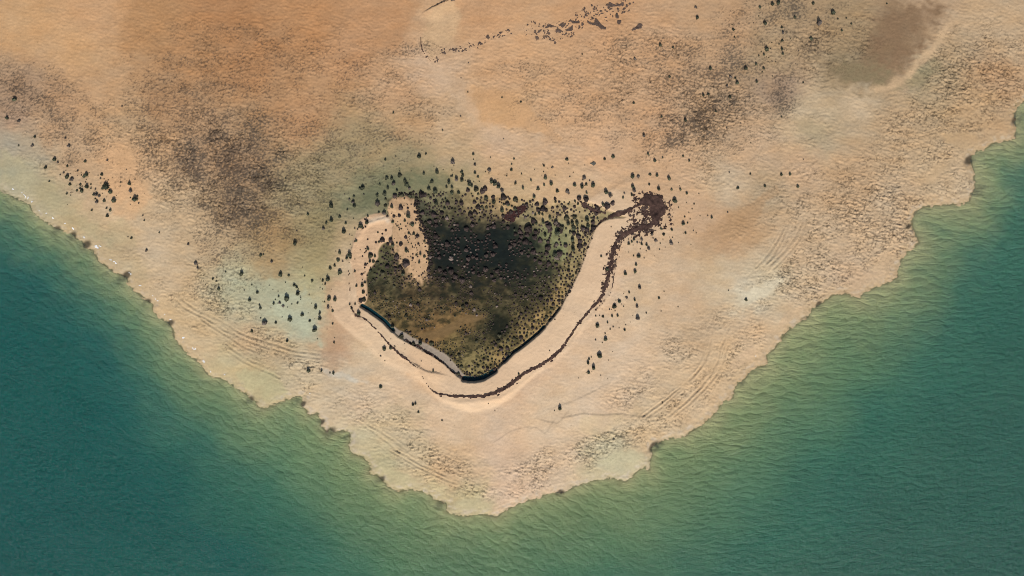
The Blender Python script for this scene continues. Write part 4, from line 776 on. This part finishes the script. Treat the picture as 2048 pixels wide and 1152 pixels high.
OPEN = """1519 14 6 1544 8 8 1556 5 9 1626 5 8 1589 34 7 1665 24 9 1637 45 11 1394 35 8 1391 14 6 1466 59 7 1529 46 9 1563 55 5 1565 65 6 1564 81 6 1557 89 4 1543 86 3 1320 90 7 1346 95 5
1532 97 11 1563 98 6 1565 107 6 1527 109 5 1517 112 4 1522 104 3 1512 128 6 1527 136 6 1420 136 8 1491 136 8 1524 144 4 1460 153 7 1470 156 5 1339 153 6 1428 158 4 1474 165 8 1513 163 6 1606 166 4 1454 171 6
1702 47 5 1692 37 4 1683 61 5 1675 39 4 1621 77 8 1416 188 6 1406 190 7 1459 193 7 1431 223 5 1323 233 5 1370 240 7 1287 271 7 1452 256 4 1481 247 3 1562 234 4 1597 102 3 1551 124 3 1773 8 4 1469 75 4 1517 33 3
1164 109 4 1269 117 6 1267 205 6 937 126 3 922 156 3 936 185 4 1004 196 4 1042 203 5 921 233 4 885 261 4 1007 278 3 1234 29 5
839 313 9 771 319 5 792 313 3 852 307 5 906 322 11 947 308 6 950 329 6 874 343 9 848 346 6 800 349 10 774 355 9 784 356 7 924 343 8 926 350 6 950 345 7 956 353 6 979 339 9 1023 339 7 1023 329 4 1028 317 5 981 315 3 1013 352 3
810 361 9 814 368 9 819 376 8 788 366 10 864 362 9 898 364 8 893 373 6 904 374 6 913 358 9 924 359 8 939 367 10 944 371 6 983 361 10 990 366 10 997 372 9 1004 380 8 1031 366 6 905 351 5 902 353 4 726 374 12 720 376 6 760 368 5 776 375 7 794 380 7 770 386 9 755 389 8
858 377 8 870 380 12 904 384 9 663 410 10 647 456 8 688 462 9 692 446 5 708 392 6 699 398 5 728 389 4 690 389 3 709 411 8 695 419 5 707 403 8 736 432 5 663 440 8 653 445 6 680 433 6 771 397 6 755 405 12 769 425 9 758 424 5 734 444 9 722 450 10 710 457 4 716 459 4
713 481 6 700 508 11 702 515 6 680 504 8 694 515 7 677 519 7 701 489 3 1134 318 8 1088 331 5 1105 334 5 1209 317 7 1226 312 9 1043 348 4 1062 360 5 1091 354 9 1087 344 3 1102 366 8 1088 369 6 1076 376 8 1046 375 7 1168 354 9 1149 369 8 1164 372 9 1172 368 6 1179 362 4 1186 369 11 1114 381 8 1135 382 9 1068 393 8 1212 383 10 1220 390 9 1173 385 5
1265 351 11 1276 352 7 1300 348 7 1314 350 7 1337 356 8 1309 321 7 1296 307 6 1366 311 5 1378 321 5 1325 316 4 1298 368 5 1265 372 8 1268 380 8 1263 389 7 1317 377 8 1343 378 6 1360 378 6 1373 386 6 1349 400 10 1248 386 5 1246 394 6 1388 408 4 1380 438 3 1357 415 3 1366 446 9 1375 446 4 1369 434 4 1338 435 4 1343 459 6 1371 465 5 1342 485 9 1392 466 3 1327 468 7 1322 457 5 1304 467 7 1311 480 7 1283 478 6 1268 478 6 1257 486 7 1263 483 5 1283 487 6 1274 484 5 1293 489 6 1297 496 7 1277 511 8 1319 499 3 1202 512 5 1222 454 3 1288 516 3 1267 512 4
1214 537 8 1250 546 8 1270 542 8 1272 528 6 1279 574 8 1258 584 5 1253 594 6 1238 602 8 1229 611 10 1269 599 6 1274 611 7 1318 595 6 1328 583 3 1292 626 4 1275 635 9 1235 630 6 1224 631 6 1230 622 3 1219 619 4 1206 632 6 1191 632 4 1195 649 10 1215 644 5 1220 658 4 1226 654 4 1249 659 6 1211 676 9 1210 667 4 1191 680 4 1199 709 12 1176 724 8 1178 717 5 1187 734 9 1177 743 8 1322 622 3
1120 815 8 1109 821 3 826 808 6 831 806 6 837 823 5 884 841 4 990 821 3 977 806 3 1037 746 5 1031 755 3 1099 701 3 867 740 5 843 722 3 617 739 9 643 741 5 667 745 6 660 746 4 762 772 8 761 712 3 656 849 4
680 542 11 661 535 7 656 557 10 646 560 6 651 567 5 659 596 9 671 597 9 657 613 8 649 604 4 666 621 5 666 648 5 668 685 5 710 543 5 686 523 4 714 571 6 770 695 10 782 694 7 762 712 4 718 625 9 701 609 5 711 608 5 704 617 5
426 558 5 438 577 7 452 544 4 484 546 8 562 548 10 578 550 6 504 570 4 515 584 6 500 599 8 589 569 7 594 573 6 596 586 9 574 594 12 558 593 5 560 605 6 548 606 6 567 611 6 596 606 5 580 636 12 552 644 6 530 643 12 522 636 4 521 615 6 519 610 4 504 661 6 575 681 6 605 628 9 632 613 9 640 626 6 640 636 8 620 641 6 630 658 11 635 678 3
15 235 7 39 241 7 31 198 9 71 273 6 66 291 6 139 291 7 38 291 4 132 277 5 110 318 8 116 325 5 171 322 7 215 321 5 135 331 6 92 334 7 204 348 7 173 348 9 168 352 6 201 357 4 135 352 9 144 357 8 140 368 6 128 346 5 161 368 6 174 372 8 154 380 6 164 380 9 160 377 5 182 369 4 191 378 4 182 377 4 213 371 13 205 376 6 221 382 9 260 366 8 242 365 4 262 380 8 188 388 6 193 388 8 199 391 6 228 399 10 271 397 10 275 393 5 134 388 5 194 403 7 191 398 4 209 400 7 184 421 5 215 430 7 221 419 6 214 417 5 286 431 4 289 441 4 319 465 4 263 475 6 256 474 3 293 500 6 377 487 6 392 525 8 396 535 6 99 363 4 278 407 4 156 342 5
616 428 6 591 485 10 594 462 4 522 509 7 527 509 4 544 522 6 572 357 4 568 306 3 787 226 5 245 213 4 670 530 6 625 560 6 610 552 4 1458 345 4 1500 348 5 1562 348 7 1579 347 7 1475 375 7 1529 371 6 1595 372 6 1423 434 6 1455 425 4 1606 319 3 1501 286 3 1492 598 6 1325 806 3 1457 581 3 1356 614 3"""
INSIDE = """917 384 9 936 380 8 952 378 10 965 382 10 970 377 9 886 389 5 931 390 5 804 390 8 790 391 9 820 390 10 843 388 12 850 389 8 861 396 6 891 398 6 885 400 5 872 405 11 868 401 6 895 406 9 913 403 6 923 406 8 949 404 7 972 394 11 986 394 8 987 402 11 1007 393 11 1031 398 10 852 411 7 889 416 7 920 420 7 956 413 10 964 414 6 973 414 6 943 417 5 982 423 6 1004 419 11 1015 407 8
969 430 6 941 428 9 916 431 5 929 423 6 954 428 5 959 441 7 983 437 5 976 437 5 986 445 5 894 435 8 771 411 6 802 415 9 816 417 5 784 413 7 799 431 6 817 431 11 788 432 6 786 443 7 810 441 7 775 433 5 772 461 5 825 448 9 781 480 8 786 489 9 813 500 10 794 513 10 812 474 7 818 466 6 828 467 7 765 479 10 752 485 5 758 484 5 756 465 4 765 468 4 741 510 10 750 511 7 740 522 7 747 522 7 736 497 7
849 483 5 835 472 7 837 488 5 841 507 6 833 510 5 849 512 7 826 517 5 814 523 8 802 488 7 794 486 4 817 485 3 839 524 6 1110 397 6 1090 403 11 1074 408 9 1053 409 8 1016 408 8 1030 417 8 1150 402 6 1158 396 9 1172 398 11 1193 414 9 1205 408 9 1214 412 11 1225 406 8 1129 416 8 1149 413 6 1156 407 6 1105 415 6 1086 417 10 1076 419 9 1078 425 8 1092 420 7 1107 424 5 1115 427 7 1066 425 6 1071 429 6 1085 428 7 1100 434 9 1133 435 10 1149 433 9 1154 444 9 1144 444 9 1136 446 10 1174 438 11 1186 444 9 1195 436 6 1067 441 10 1072 445 8 1086 443 9 1094 446 8 1112 444 9 1051 434 6 1117 450 8 1123 454 9 1098 452 12 1100 458 10
1057 456 15 1115 464 14 1121 460 10 1147 454 12 1148 466 8 1132 471 6 1166 456 9 1176 450 10 1174 458 9 1170 466 6 1132 457 5 1090 468 10 1029 458 7 1066 449 6 1145 478 10 1146 486 6 1160 482 10 1166 475 5 1113 488 8 1131 490 9 1096 483 8 1096 494 11 1080 480 9 1051 482 14 1061 486 6 1146 497 11 1160 491 11 1141 511 7 1110 507 12 1119 506 12 1114 513 10
731 529 6 724 549 5 730 564 6 725 570 8 727 583 8 722 600 8 728 598 8 741 540 8 747 560 8 806 546 12 812 526 13 775 532 9 791 536 8 803 672 9 841 685 9 863 686 9 785 651 10 917 747 6 827 686 6"""
def triples(t):
    v = [float(q) for q in t.split()]; return [(v[i], v[i + 1], v[i + 2]) for i in range(0, len(v), 3)]
OPEN = triples(OPEN); INSIDE = triples(INSIDE)
# the rest of the lagoon's cushions, thick on the dark mud and sparser on the rim
lag_in = lambda a, b: float(samp(lagoon_d, np.array([a]), np.array([b]))[0])
occ = {}
def far_enough(a, b, r):
    i, j = int(a // 12), int(b // 12)
    for p in range(i - 1, i + 2):
        for q in range(j - 1, j + 2):
            for (c, e_, s) in occ.get((p, q), ()):
                if (a - c) ** 2 + (b - e_) ** 2 < ((r + s) * .5) ** 2: return False
    return True
def put(a, b, r): occ.setdefault((int(a // 12), int(b // 12)), []).append((a, b, r))
for t in INSIDE + OPEN: put(*t)
FILL = []
tries = 0
cand = np.random.RandomState(3)
CAx = cand.uniform(725, 1200, 26000); CAy = cand.uniform(378, 764, 26000)
LD = samp(lagoon_d, CAx, CAy); TD = samp(tongue_d, CAx, CAy); WD = samp(west_d, CAx, CAy); MD = samp(mud_d, CAx, CAy); PN = fbm(CAx / 34, CAy / 30, 2, 351)
bare = [(872, 668, 40, 13), (935, 640, 38, 10), (940, 405, 20, 8), (1135, 475, 14, 8), (1125, 500, 14, 8), (1000, 578, 16, 10)]
for a, b, l_, t_, w_, m_, pn in zip(CAx, CAy, LD, TD, WD, MD, PN):
    if l_ < 3 or w_ > -3 or m_ > -1: continue
    if any(((a - p) / rx) ** 2 + ((b - q) / ry) ** 2 < 1 for p, q, rx, ry in bare): continue
    rim_ = a + b * .9 > 1600 and l_ < 55      # sparse, well separated cushions along the right rim
    if t_ > -2:
        if cand.rand() > .055 + .25 * pn: continue
        s = 1.8 + 2.6 * cand.rand() ** 2
    elif b > 560 and not rim_:
        if cand.rand() > .28 + 1.3 * pn: continue
        s = cand.uniform(2.0, 3.6) if cand.rand() > .15 else cand.uniform(4, 7)
    elif rim_: s = cand.uniform(3.2, 6.8) if cand.rand() > .1 else 8.5
    elif b < 420: 
        if cand.rand() > .2: continue
        s = cand.uniform(3, 6)
    else:
        if cand.rand() > (.26 if 880 < a < 1060 and b < 540 else .36) + pn * 1.5: continue
        s = cand.uniform(3.0, 5.5) if cand.rand() > .35 else cand.uniform(6, 11)
    if not far_enough(a, b, s * (1.45 if rim_ else 1.12 if b > 540 else 1.0)): continue
    put(a, b, s); FILL.append((a, b, s))
    if len(FILL) > 1900: break

def kind_of(a, b):
    """which cushion material a plant has, by where it grows"""
    q = rnd.random()
    if 860 < a < 1120 and 420 < b < 600: return 2 if q < .10 else 0
    if b > 560 and a < 1000: return 1 if q < .55 else (2 if q < .62 else 0)
    return 1 if q < .2 else 0
ORD = ['first', 'second', 'third', 'fourth', 'fifth', 'sixth', 'seventh', 'eighth', 'ninth', 'tenth', 'eleventh', 'twelfth', 'thirteenth', 'fourteenth', 'fifteenth', 'sixteenth', 'seventeenth', 'eighteenth', 'nineteenth', 'twentieth',
 'twenty-first', 'twenty-second', 'twenty-third', 'twenty-fourth', 'twenty-fifth', 'twenty-sixth', 'twenty-seventh', 'twenty-eighth', 'twenty-ninth', 'thirtieth', 'thirty-first', 'thirty-second', 'thirty-third', 'thirty-fourth', 'thirty-fifth', 'thirty-sixth', 'thirty-seventh', 'thirty-eighth', 'thirty-ninth', 'fortieth']
ZONES = [((1545, 15), 'at the top edge right of centre'), ((1660, 40), 'on the tan flat left of the brown damp stain'), ((1540, 95), 'on the olive strip in the upper right'), ((1500, 145), 'beside the grey speckled crust in the upper right'),
 ((1440, 175), 'on the grey speckled crust in the upper right'), ((1370, 250), 'on the lower end of the right crust patch'), ((1340, 90), 'on the orange flat right of the weed mats'), ((1220, 160), 'on the open flat under the weed mats'), ((950, 170), 'on the orange flat under the pale sand bar'), ((1010, 250), 'on the smooth sand above the lagoon'),
 ((850, 325), 'on the pale ground well above the sand tongue'), ((930, 340), 'above the upper left lagoon edge'), ((1000, 345), 'above the middle of the upper lagoon edge'), ((800, 365), 'in the clump just above the sand tongue'), ((900, 375), 'crowding the lagoon edge right of the sand tongue'), ((990, 375), 'in the dark curved row above the lagoon'),
 ((730, 385), 'on the green damp ground left of the sand tongue'), ((670, 440), 'on the olive ground left of the sand tongue'), ((730, 445), 'round the pale sand stripe left of the tongue'), ((690, 510), 'on the upper left end of the sand bank'), ((1090, 350), 'on smooth sand left of the diamond-shaped slab'), ((1170, 370), 'under the curved pale ridge by the diamond slab'), ((1215, 315), 'right beside the diamond-shaped slab'),
 ((1280, 360), 'above the big seaweed heap'), ((1350, 390), 'right of the big seaweed heap'), ((1330, 315), 'under the right crust patch'), ((1370, 450), 'on bare sand lower right of the seaweed heap'), ((1290, 480), 'under the big seaweed heap'), ((1265, 550), 'right of the upper seaweed strip'), ((1240, 610), 'right of the bend in the seaweed strip'), ((1215, 660), 'right of the middle seaweed strip'), ((1185, 725), 'in the low group right of the lower strip'),
 ((1320, 610), 'on the bare sand far right of the strip'), ((1080, 790), 'on the sand under the lower seaweed strip'), ((840, 820), 'on the sand under the left bend of the bank'), ((860, 730), 'on the lower left sand bank'), ((640, 745), 'on the pale damp ground above the left shore'), ((770, 710), 'outside the left sand bank'), ((660, 560), 'left of the sand bank neck'), ((670, 640), 'on the pinkish sand left of the bank'), ((710, 610), 'on the left neck of the sand bank'),
 ((460, 560), 'at the foot of the big dark crust patch'), ((580, 570), 'at the upper end of the pale green damp flat'), ((560, 630), 'on the pale green damp flat'), ((620, 640), 'at the right end of the pale green damp flat'), ((40, 240), 'near the left edge of the picture'), ((110, 310), 'on the upper left beach'), ((150, 360), 'in the left beach cluster nearest the water'), ((200, 380), 'in the middle of the left beach cluster'), ((265, 385), 'right of the left beach cluster'),
 ((210, 420), 'under the left beach cluster'), ((290, 470), 'on the plain sand between beach and crust'), ((600, 460), 'on the brown ground right of the big crust'), ((530, 510), 'on the brown ground under the big crust'), ((680, 330), 'on the big crust flat'), ((1530, 355), 'on the pale flat right of the seaweed heap'), ((1440, 430), 'beside the brown patch of rough sand'), ((1480, 595), 'on the pale whitish patch of the right beach')]
LZ = [((790, 410), 'at the top of the sand tongue'), ((800, 440), 'on the upper sand tongue'), ((820, 480), 'on the middle of the sand tongue'), ((835, 520), 'on the foot of the sand tongue'), ((760, 475), 'on the west sand of the lagoon'), ((740, 520), 'on the left lagoon edge'), ((785, 520), 'on green mud left of the tongue'), ((725, 580), 'on the narrow left rim'),
 ((820, 390), 'along the top of the sand tongue'), ((860, 400), 'right of the tongue tip'), ((890, 410), 'on tan mud right of the tongue'), ((930, 410), 'on the upper tan mud'), ((970, 390), 'in the uppermost lagoon row'), ((960, 430), 'above the black mud'), ((1000, 410), 'left of the red-brown weed'), ((1040, 400), 'around the red-brown weed'), ((1080, 415), 'right of the red-brown weed'), ((1090, 445), 'under the upper right group'), ((1130, 430), 'in the upper right lagoon'), ((1165, 405), 'at the small seaweed spill'), ((1210, 410), 'near the seaweed branch'), ((1180, 440), 'in the upper right corner'),
 ((1150, 455), 'above the green pool'), ((1110, 465), 'on the left of the green pool'), ((1060, 455), 'on the upper right black mud'), ((1150, 490), 'on the right of the green pool'), ((1100, 495), 'under the green pool'), ((1050, 490), 'on the right black mud'), ((1000, 455), 'on the upper middle black mud'), ((950, 465), 'on the upper left black mud'), ((890, 450), 'on dark mud beside the tongue'), ((880, 490), 'on the left black mud'), ((930, 500), 'on the central black mud'), ((990, 500), 'in the blackest middle mud'), ((870, 530), 'right of the tongue foot'), ((920, 540), 'under the central black mud'), ((980, 540), 'low in the middle thicket'), ((1040, 530), 'in the right thicket'), ((1090, 530), 'on the right thicket edge'), ((1140, 530), 'by the right bank'), ((1120, 570), 'along the right bank'),
 ((1070, 570), 'inside the right rim'), ((1010, 580), 'on olive ground in the middle'), ((940, 590), 'on olive ground left of middle'), ((1090, 615), 'along the lower right bank'), ((1040, 630), 'in the lower right thicket'), ((990, 640), 'round the lower black hollow'), ((1050, 665), 'beside the lower right scarp'), ((1000, 690), 'near the bottom right'), ((950, 690), 'near the bottom middle'), ((990, 725), 'at the bottom right tip'), ((950, 735), 'at the very bottom tip'), ((915, 700), 'near the bottom left'), ((840, 670), 'on the grey mud edge'), ((785, 650), 'at the left pool'), ((830, 600), 'on olive ground lower left'), ((870, 690), 'on the lower grey mud edge'), ((800, 545), 'under the tongue on the left')]
def near(zs, a, b): return min(range(len(zs)), key=lambda k: (zs[k][0][0] - a) ** 2 + (zs[k][0][1] - b) ** 2)
def size_word(s): return 'large' if s >= 10 else 'mid-sized' if s >= 7.5 else 'small' if s >= 5 else 'tiny'
def plant(name, lab, group, a, b, s, meshes, with_parts, h=1.0, zsink=.05):
    gz_ = float(ground_z(np.array(a), np.array(b))); loc = ((a - 1024) * S, (576 - b) * S, gz_ - zsink * s * S)
    k = s * S * rnd.uniform(.95, 1.1); sc3 = (k * rnd.uniform(.9, 1.12), k * rnd.uniform(.9, 1.12), k * h * rnd.uniform(.85, 1.15)); rz = rnd.uniform(0, 6.283)
    fol, st = meshes
    if with_parts:
        r = bpy.data.objects.new(name, None); r.empty_display_size = .1
        f = bpy.data.objects.new('foliage', fol); t = bpy.data.objects.new('stem', st); f.parent = r; t.parent = r
        for q in (r, f, t): col.objects.link(q)
    else: r = bpy.data.objects.new(name, fol); col.objects.link(r)
    r.location = loc; r.rotation_euler = (0, 0, rz); r.scale = sc3
    r['label'] = lab; r['category'] = 'shrub'; r['group'] = group
    return r
def label_all(lst, zs, noun):
    by = {}
    for i, t in enumerate(lst): by.setdefault(near(zs, t[0], t[1]), []).append(i)
    out = [None] * len(lst)
    for zk, ii in by.items():
        ii.sort(key=lambda i: lst[i][0]); n = len(ii)
        for r_, i in enumerate(ii):
            w = size_word(lst[i][2]); place = zs[zk][1]
            if zs is LZ: place = place.replace('the ', '')
            if n == 1: out[i] = f'{w} {noun} alone {place}'
            else:
                o_ = 'leftmost' if r_ == 0 else 'rightmost' if r_ == n - 1 else ORD[min(r_, 39)] + ' from left'
                out[i] = f'{w} {noun}, {o_} among those {place}'
            if len(out[i].split()) > 16: out[i] = f'{w} {noun}, {o_} {place}'
            if len(out[i].split()) > 16: out[i] = out[i].replace(' shrub,', ',').replace(' from left', '-from-left shrub')
            if len(out[i].split()) > 16: print('LONG', out[i])
    return out
OPEN.sort(key=lambda t: -t[2])
BIGO, RESTO = OPEN[:300], OPEN[300:]
for t, lab in zip(BIGO, label_all(BIGO, ZONES, 'dark green shrub')):
    a, b, s = t; v = rnd.randrange(8); m_, m2_, s_ = BUSH[v]
    dry = rnd.random() < .16
    if dry: lab = lab.replace('dark green', 'dusty brown')
    plant('salt_bush', lab, 'dark shrubs dotted over the sand flats', a, b + s * .22, s * 1.08, ((m2_ if dry else m_), s_), s >= 8, .86)
IN = sorted(INSIDE + FILL, key=lambda t: -t[2]); BIGI, RESTI = IN[:300], IN[300:]
for t, lab in zip(BIGI, label_all(BIGI, LZ, 'brown cushion shrub')):
    a, b, s = t; row = CUSH[rnd.randrange(6)]; km = kind_of(a, b)
    lab = lab.replace(' brown', (' brown', ' olive', ' bleached')[km])
    if (t in INSIDE) and rnd.random() < .38 and km != 2:
        bb = BUSH[rnd.randrange(8)]; plant('cushion_shrub', lab.replace('brown cushion', 'dark green').replace('olive cushion', 'dark green'), 'low shrubs growing in the lagoon', a, b + s * .2, s * 1.0, (bb[0], bb[2]), s >= 8, .9)
    else: plant('cushion_shrub', lab, 'low shrubs growing in the lagoon', a, b + s * .12, s * 1.08, (row[km], row[3]), s >= 8, 1.25)
# beyond the three hundred largest of each kind: one joined object each
def joined(name, lst, protos, mats, pick, label, hscale=1.1):
    cos = []; fas = []; mi = []; base_ = 0
    for (a, b, s) in lst:
        co, fa = protos[rnd.randrange(len(protos))]; k = s * S * 1.1; rz = rnd.uniform(0, 6.28); c_, s_ = math.cos(rz), math.sin(rz)
        P = np.array([v[:] for v in co]); gz_ = float(ground_z(np.array(a), np.array(b)))
        Q = np.stack([(P[:, 0] * c_ - P[:, 1] * s_) * k + (a - 1024) * S, (P[:, 0] * s_ + P[:, 1] * c_) * k + (576 - b) * S, P[:, 2] * k * hscale + gz_ - .03], -1)
        cos.append(Q); fas += [tuple(i + base_ for i in f) for f in fa]; mi += [pick(a, b)] * len(fa); base_ += len(P)
    me = bpy.data.meshes.new(name); me.from_pydata(np.concatenate(cos).tolist(), [], fas); me.update()
    for m_ in mats: me.materials.append(m_)
    me.polygons.foreach_set('material_index', mi)
    o = bpy.data.objects.new(name, me); col.objects.link(o); o['kind'] = 'stuff'; o['label'] = label; o['category'] = 'shrubs'; return o
lowc = [join(cushion(500 + v, False), leafy(520 + v, 26, .46, cone=.25, ls=.12)) for v in range(6)]
joined('cushion_shrubs', RESTI, lowc, (M_cush, M_cushg, M_bleach), kind_of, 'many tiny brown and olive cushion plants filling the lagoon mud', 1.25)
lowb = [join(leafy(540 + v, 34, .9, ls=.13), core(560 + v, .8, .32)) for v in range(5)]
rr_ = random.Random(77); TINY = list(RESTO)
for cx, cy, sx, sy, n in ((200, 380, 60, 30, 26), (150, 350, 50, 25, 16), (700, 500, 30, 40, 12), (900, 345, 120, 25, 26), (1060, 350, 100, 30, 18), (1300, 480, 60, 30, 34), (1380, 430, 40, 40, 12), (1240, 640, 40, 50, 14), (1190, 740, 30, 30, 8), (560, 600, 70, 40, 20), (640, 600, 40, 60, 14), (420, 560, 50, 40, 10), (830, 480, 20, 50, 40), (1540, 110, 50, 50, 14), (740, 560, 20, 40, 16), (800, 700, 30, 30, 6)):
    for _ in range(n): TINY.append((rr_.gauss(cx, sx * .6), rr_.gauss(cy, sy * .6), rr_.uniform(1.8, 3.2)))
TINY = [t for t in TINY if float(samp(land, np.array([t[0]]), np.array([t[1]]))[0]) > 14]
joined('shrub_seedlings', TINY, lowb, (M_leaf, M_leaf2), lambda a, b: 0 if rnd.random() < .6 else 1, 'tiny dark seedlings scattered over the sand between the larger shrubs', 1.0)
# litter of dark turf clumps lining the right edge of the tongue and the rim of the lagoon
EDGE = []
for pts, n, w, smin, smax in (([(800, 388), (830, 392), (838, 410), (836, 430), (842, 448), (852, 466), (860, 485), (862, 510), (860, 540)], 150, 3.5, 3.0, 6.0),
    ([(905, 714), (915, 728), (925, 742), (938, 750), (960, 752), (985, 738), (1005, 720), (1040, 690)], 50, 3.5, 2.5, 4.5), ([(812, 664), (860, 688), (890, 705), (905, 716)], 40, 2, 2.0, 3.5), ([(733, 430), (728, 520), (732, 560), (732, 600)], 16, 4, 2.2, 4.0), ([(1090, 650), (1130, 595), (1160, 535), (1182, 475)], 60, 4, 2.2, 4.2)):
    seg = [math.dist(pts[k], pts[k + 1]) for k in range(len(pts) - 1)]; tot = sum(seg)
    for _ in range(n):
        t = rr_.uniform(0, tot); k = 0
        while k < len(seg) - 1 and t > seg[k]: t -= seg[k]; k += 1
        t /= seg[k]; EDGE.append((pts[k][0] + (pts[k + 1][0] - pts[k][0]) * t + rr_.gauss(-1, w), pts[k][1] + (pts[k + 1][1] - pts[k][1]) * t + rr_.gauss(-1, w), rr_.uniform(smin, smax)))
joined('rim_tussocks', EDGE, lowc, (M_cush, M_cushg, M_bleach), lambda a, b: 0 if rnd.random() < .8 else 1, 'dark turf clumps crowded along the inner edges of the lagoon', 1.1)

# loose clumps of seaweed beside the strip, the heap and along the trail of mats
def clumps(name, dens_, n, smin, smax, mats_, label):
    rs = np.random.RandomState(len(name)); js, is_ = np.nonzero(dens_ > .04); w = dens_[js, is_]; w = w / w.sum()
    pk = rs.choice(len(js), n, p=w); L_ = []
    for k in pk:
        t = rs.rand(); L_.append((float(Xf[js[k], is_[k]]) + rs.randn() * .8, float(Yf[js[k], is_[k]]) + rs.randn() * .8, smin + (smax - smin) * t ** 2.2))
    o = joined(name, L_, flat, mats_, lambda a, b: 0 if rnd.random() < .75 else len(mats_) - 1, label, .45); o['category'] = 'seaweed'
flat = []
for v in range(7):
    co, fa = join(cushion(700 + v, False), leafy(720 + v, 10, .4, cone=.1, ls=.16)); r_ = random.Random(v); kx = r_.uniform(.6, 1.7)
    flat.append(([Vector((p[0] * kx, p[1] * r_.uniform(.6, 1.1) / max(.8, kx * .8), p[2])) for p in co], fa))
clumps('seaweed_clumps', np.clip(sc_ - .15, 0, 1) ** 2 * (g_main < 1.5) * np.clip(.45 + 1.6 * speck2 + .8 * gn(Xf / 9, Yf / 8, 321), 0, 1), 1150, 1.6, 6.0, (M_wrack, M_mat), 'loose crumbs of dark seaweed scattered round the heap and beside the strip')
clumps('weed_crumbs', np.clip(trail - .12, 0, 1) ** 1.5 * np.clip(.3 + 2.2 * gn(Xf / 11, Yf / 8, 323), 0, 1), 620, 1.4, 5.0, (M_mat,), 'small crumbs of dark weed strewn in a trail over the upper flat')
# ------------------------------------------------------------------ driftwood log and slab
def log_mesh(L_, r0, r1, bend, seed):
    r = random.Random(seed); co = []; fa = []; n = 9; m = 8
    for i in range(n):
        t = i / (n - 1); c = Vector((t * L_ - L_ / 2, bend * math.sin(t * math.pi), .03)); rad = (r0 * (1 - t) + r1 * t) * (.55 if i in (0, n - 1) else 1)
        for j in range(m):
            a = 6.283 * j / m; k = rad * (1 + r.uniform(-.15, .15)); co.append(c + Vector((0, math.cos(a) * k, math.sin(a) * k)))
    for i in range(n - 1):
        for j in range(m): fa.append((i * m + j, i * m + (j + 1) % m, (i + 1) * m + (j + 1) % m, (i + 1) * m + j))
    fa += [tuple(range(m))[::-1], tuple((n - 1) * m + q for q in range(m))]
    return mesh_tris('driftwood', co, fa, True)
lm_ = log_mesh(.78, .13, .09, .10, 1); lm_.materials.append(M_log)
lo = bpy.data.objects.new('driftwood_log', lm_); col.objects.link(lo)
lo.location = ((906 - 1024) * S, (576 - 3.2) * S, float(ground_z(np.array(906.), np.array(3.2))) + .06); lo.rotation_euler = (0, 0, math.radians(8))
lo['label'] = 'short dark driftwood log at the top edge beside the pale sand bar'; lo['category'] = 'log'
pts = [(-.66, -.02), (-.3, .12), (.02, .42), (.36, .26), (.66, .04), (.42, -.28), (.12, -.5), (-.22, -.26)]
co = [Vector((a, b, -.05)) for a, b in pts] + [Vector((a * .86, b * .86, .14 + .03 * math.sin(5 * a))) for a, b in pts] + [Vector((0.02, -.02, .18))]
fa = [(i, (i + 1) % 8, 8 + (i + 1) % 8, 8 + i) for i in range(8)] + [(8 + i, 8 + (i + 1) % 8, 16) for i in range(8)]
sm_ = mesh_tris('slab', co, fa); sm_.materials.append(M_rock)
so = bpy.data.objects.new('stone_slab', sm_); col.objects.link(so); so.location = ((1186 - 1024) * S, (576 - 327) * S, float(ground_z(np.array(1186.), np.array(327.))))
so['label'] = 'dark diamond-shaped stone slab above the curved pale sand ridge'; so['category'] = 'stone'
print('counts', len(OPEN), len(INSIDE), len(FILL), len(BIGO), len(BIGI), len(RESTI), len(TINY))
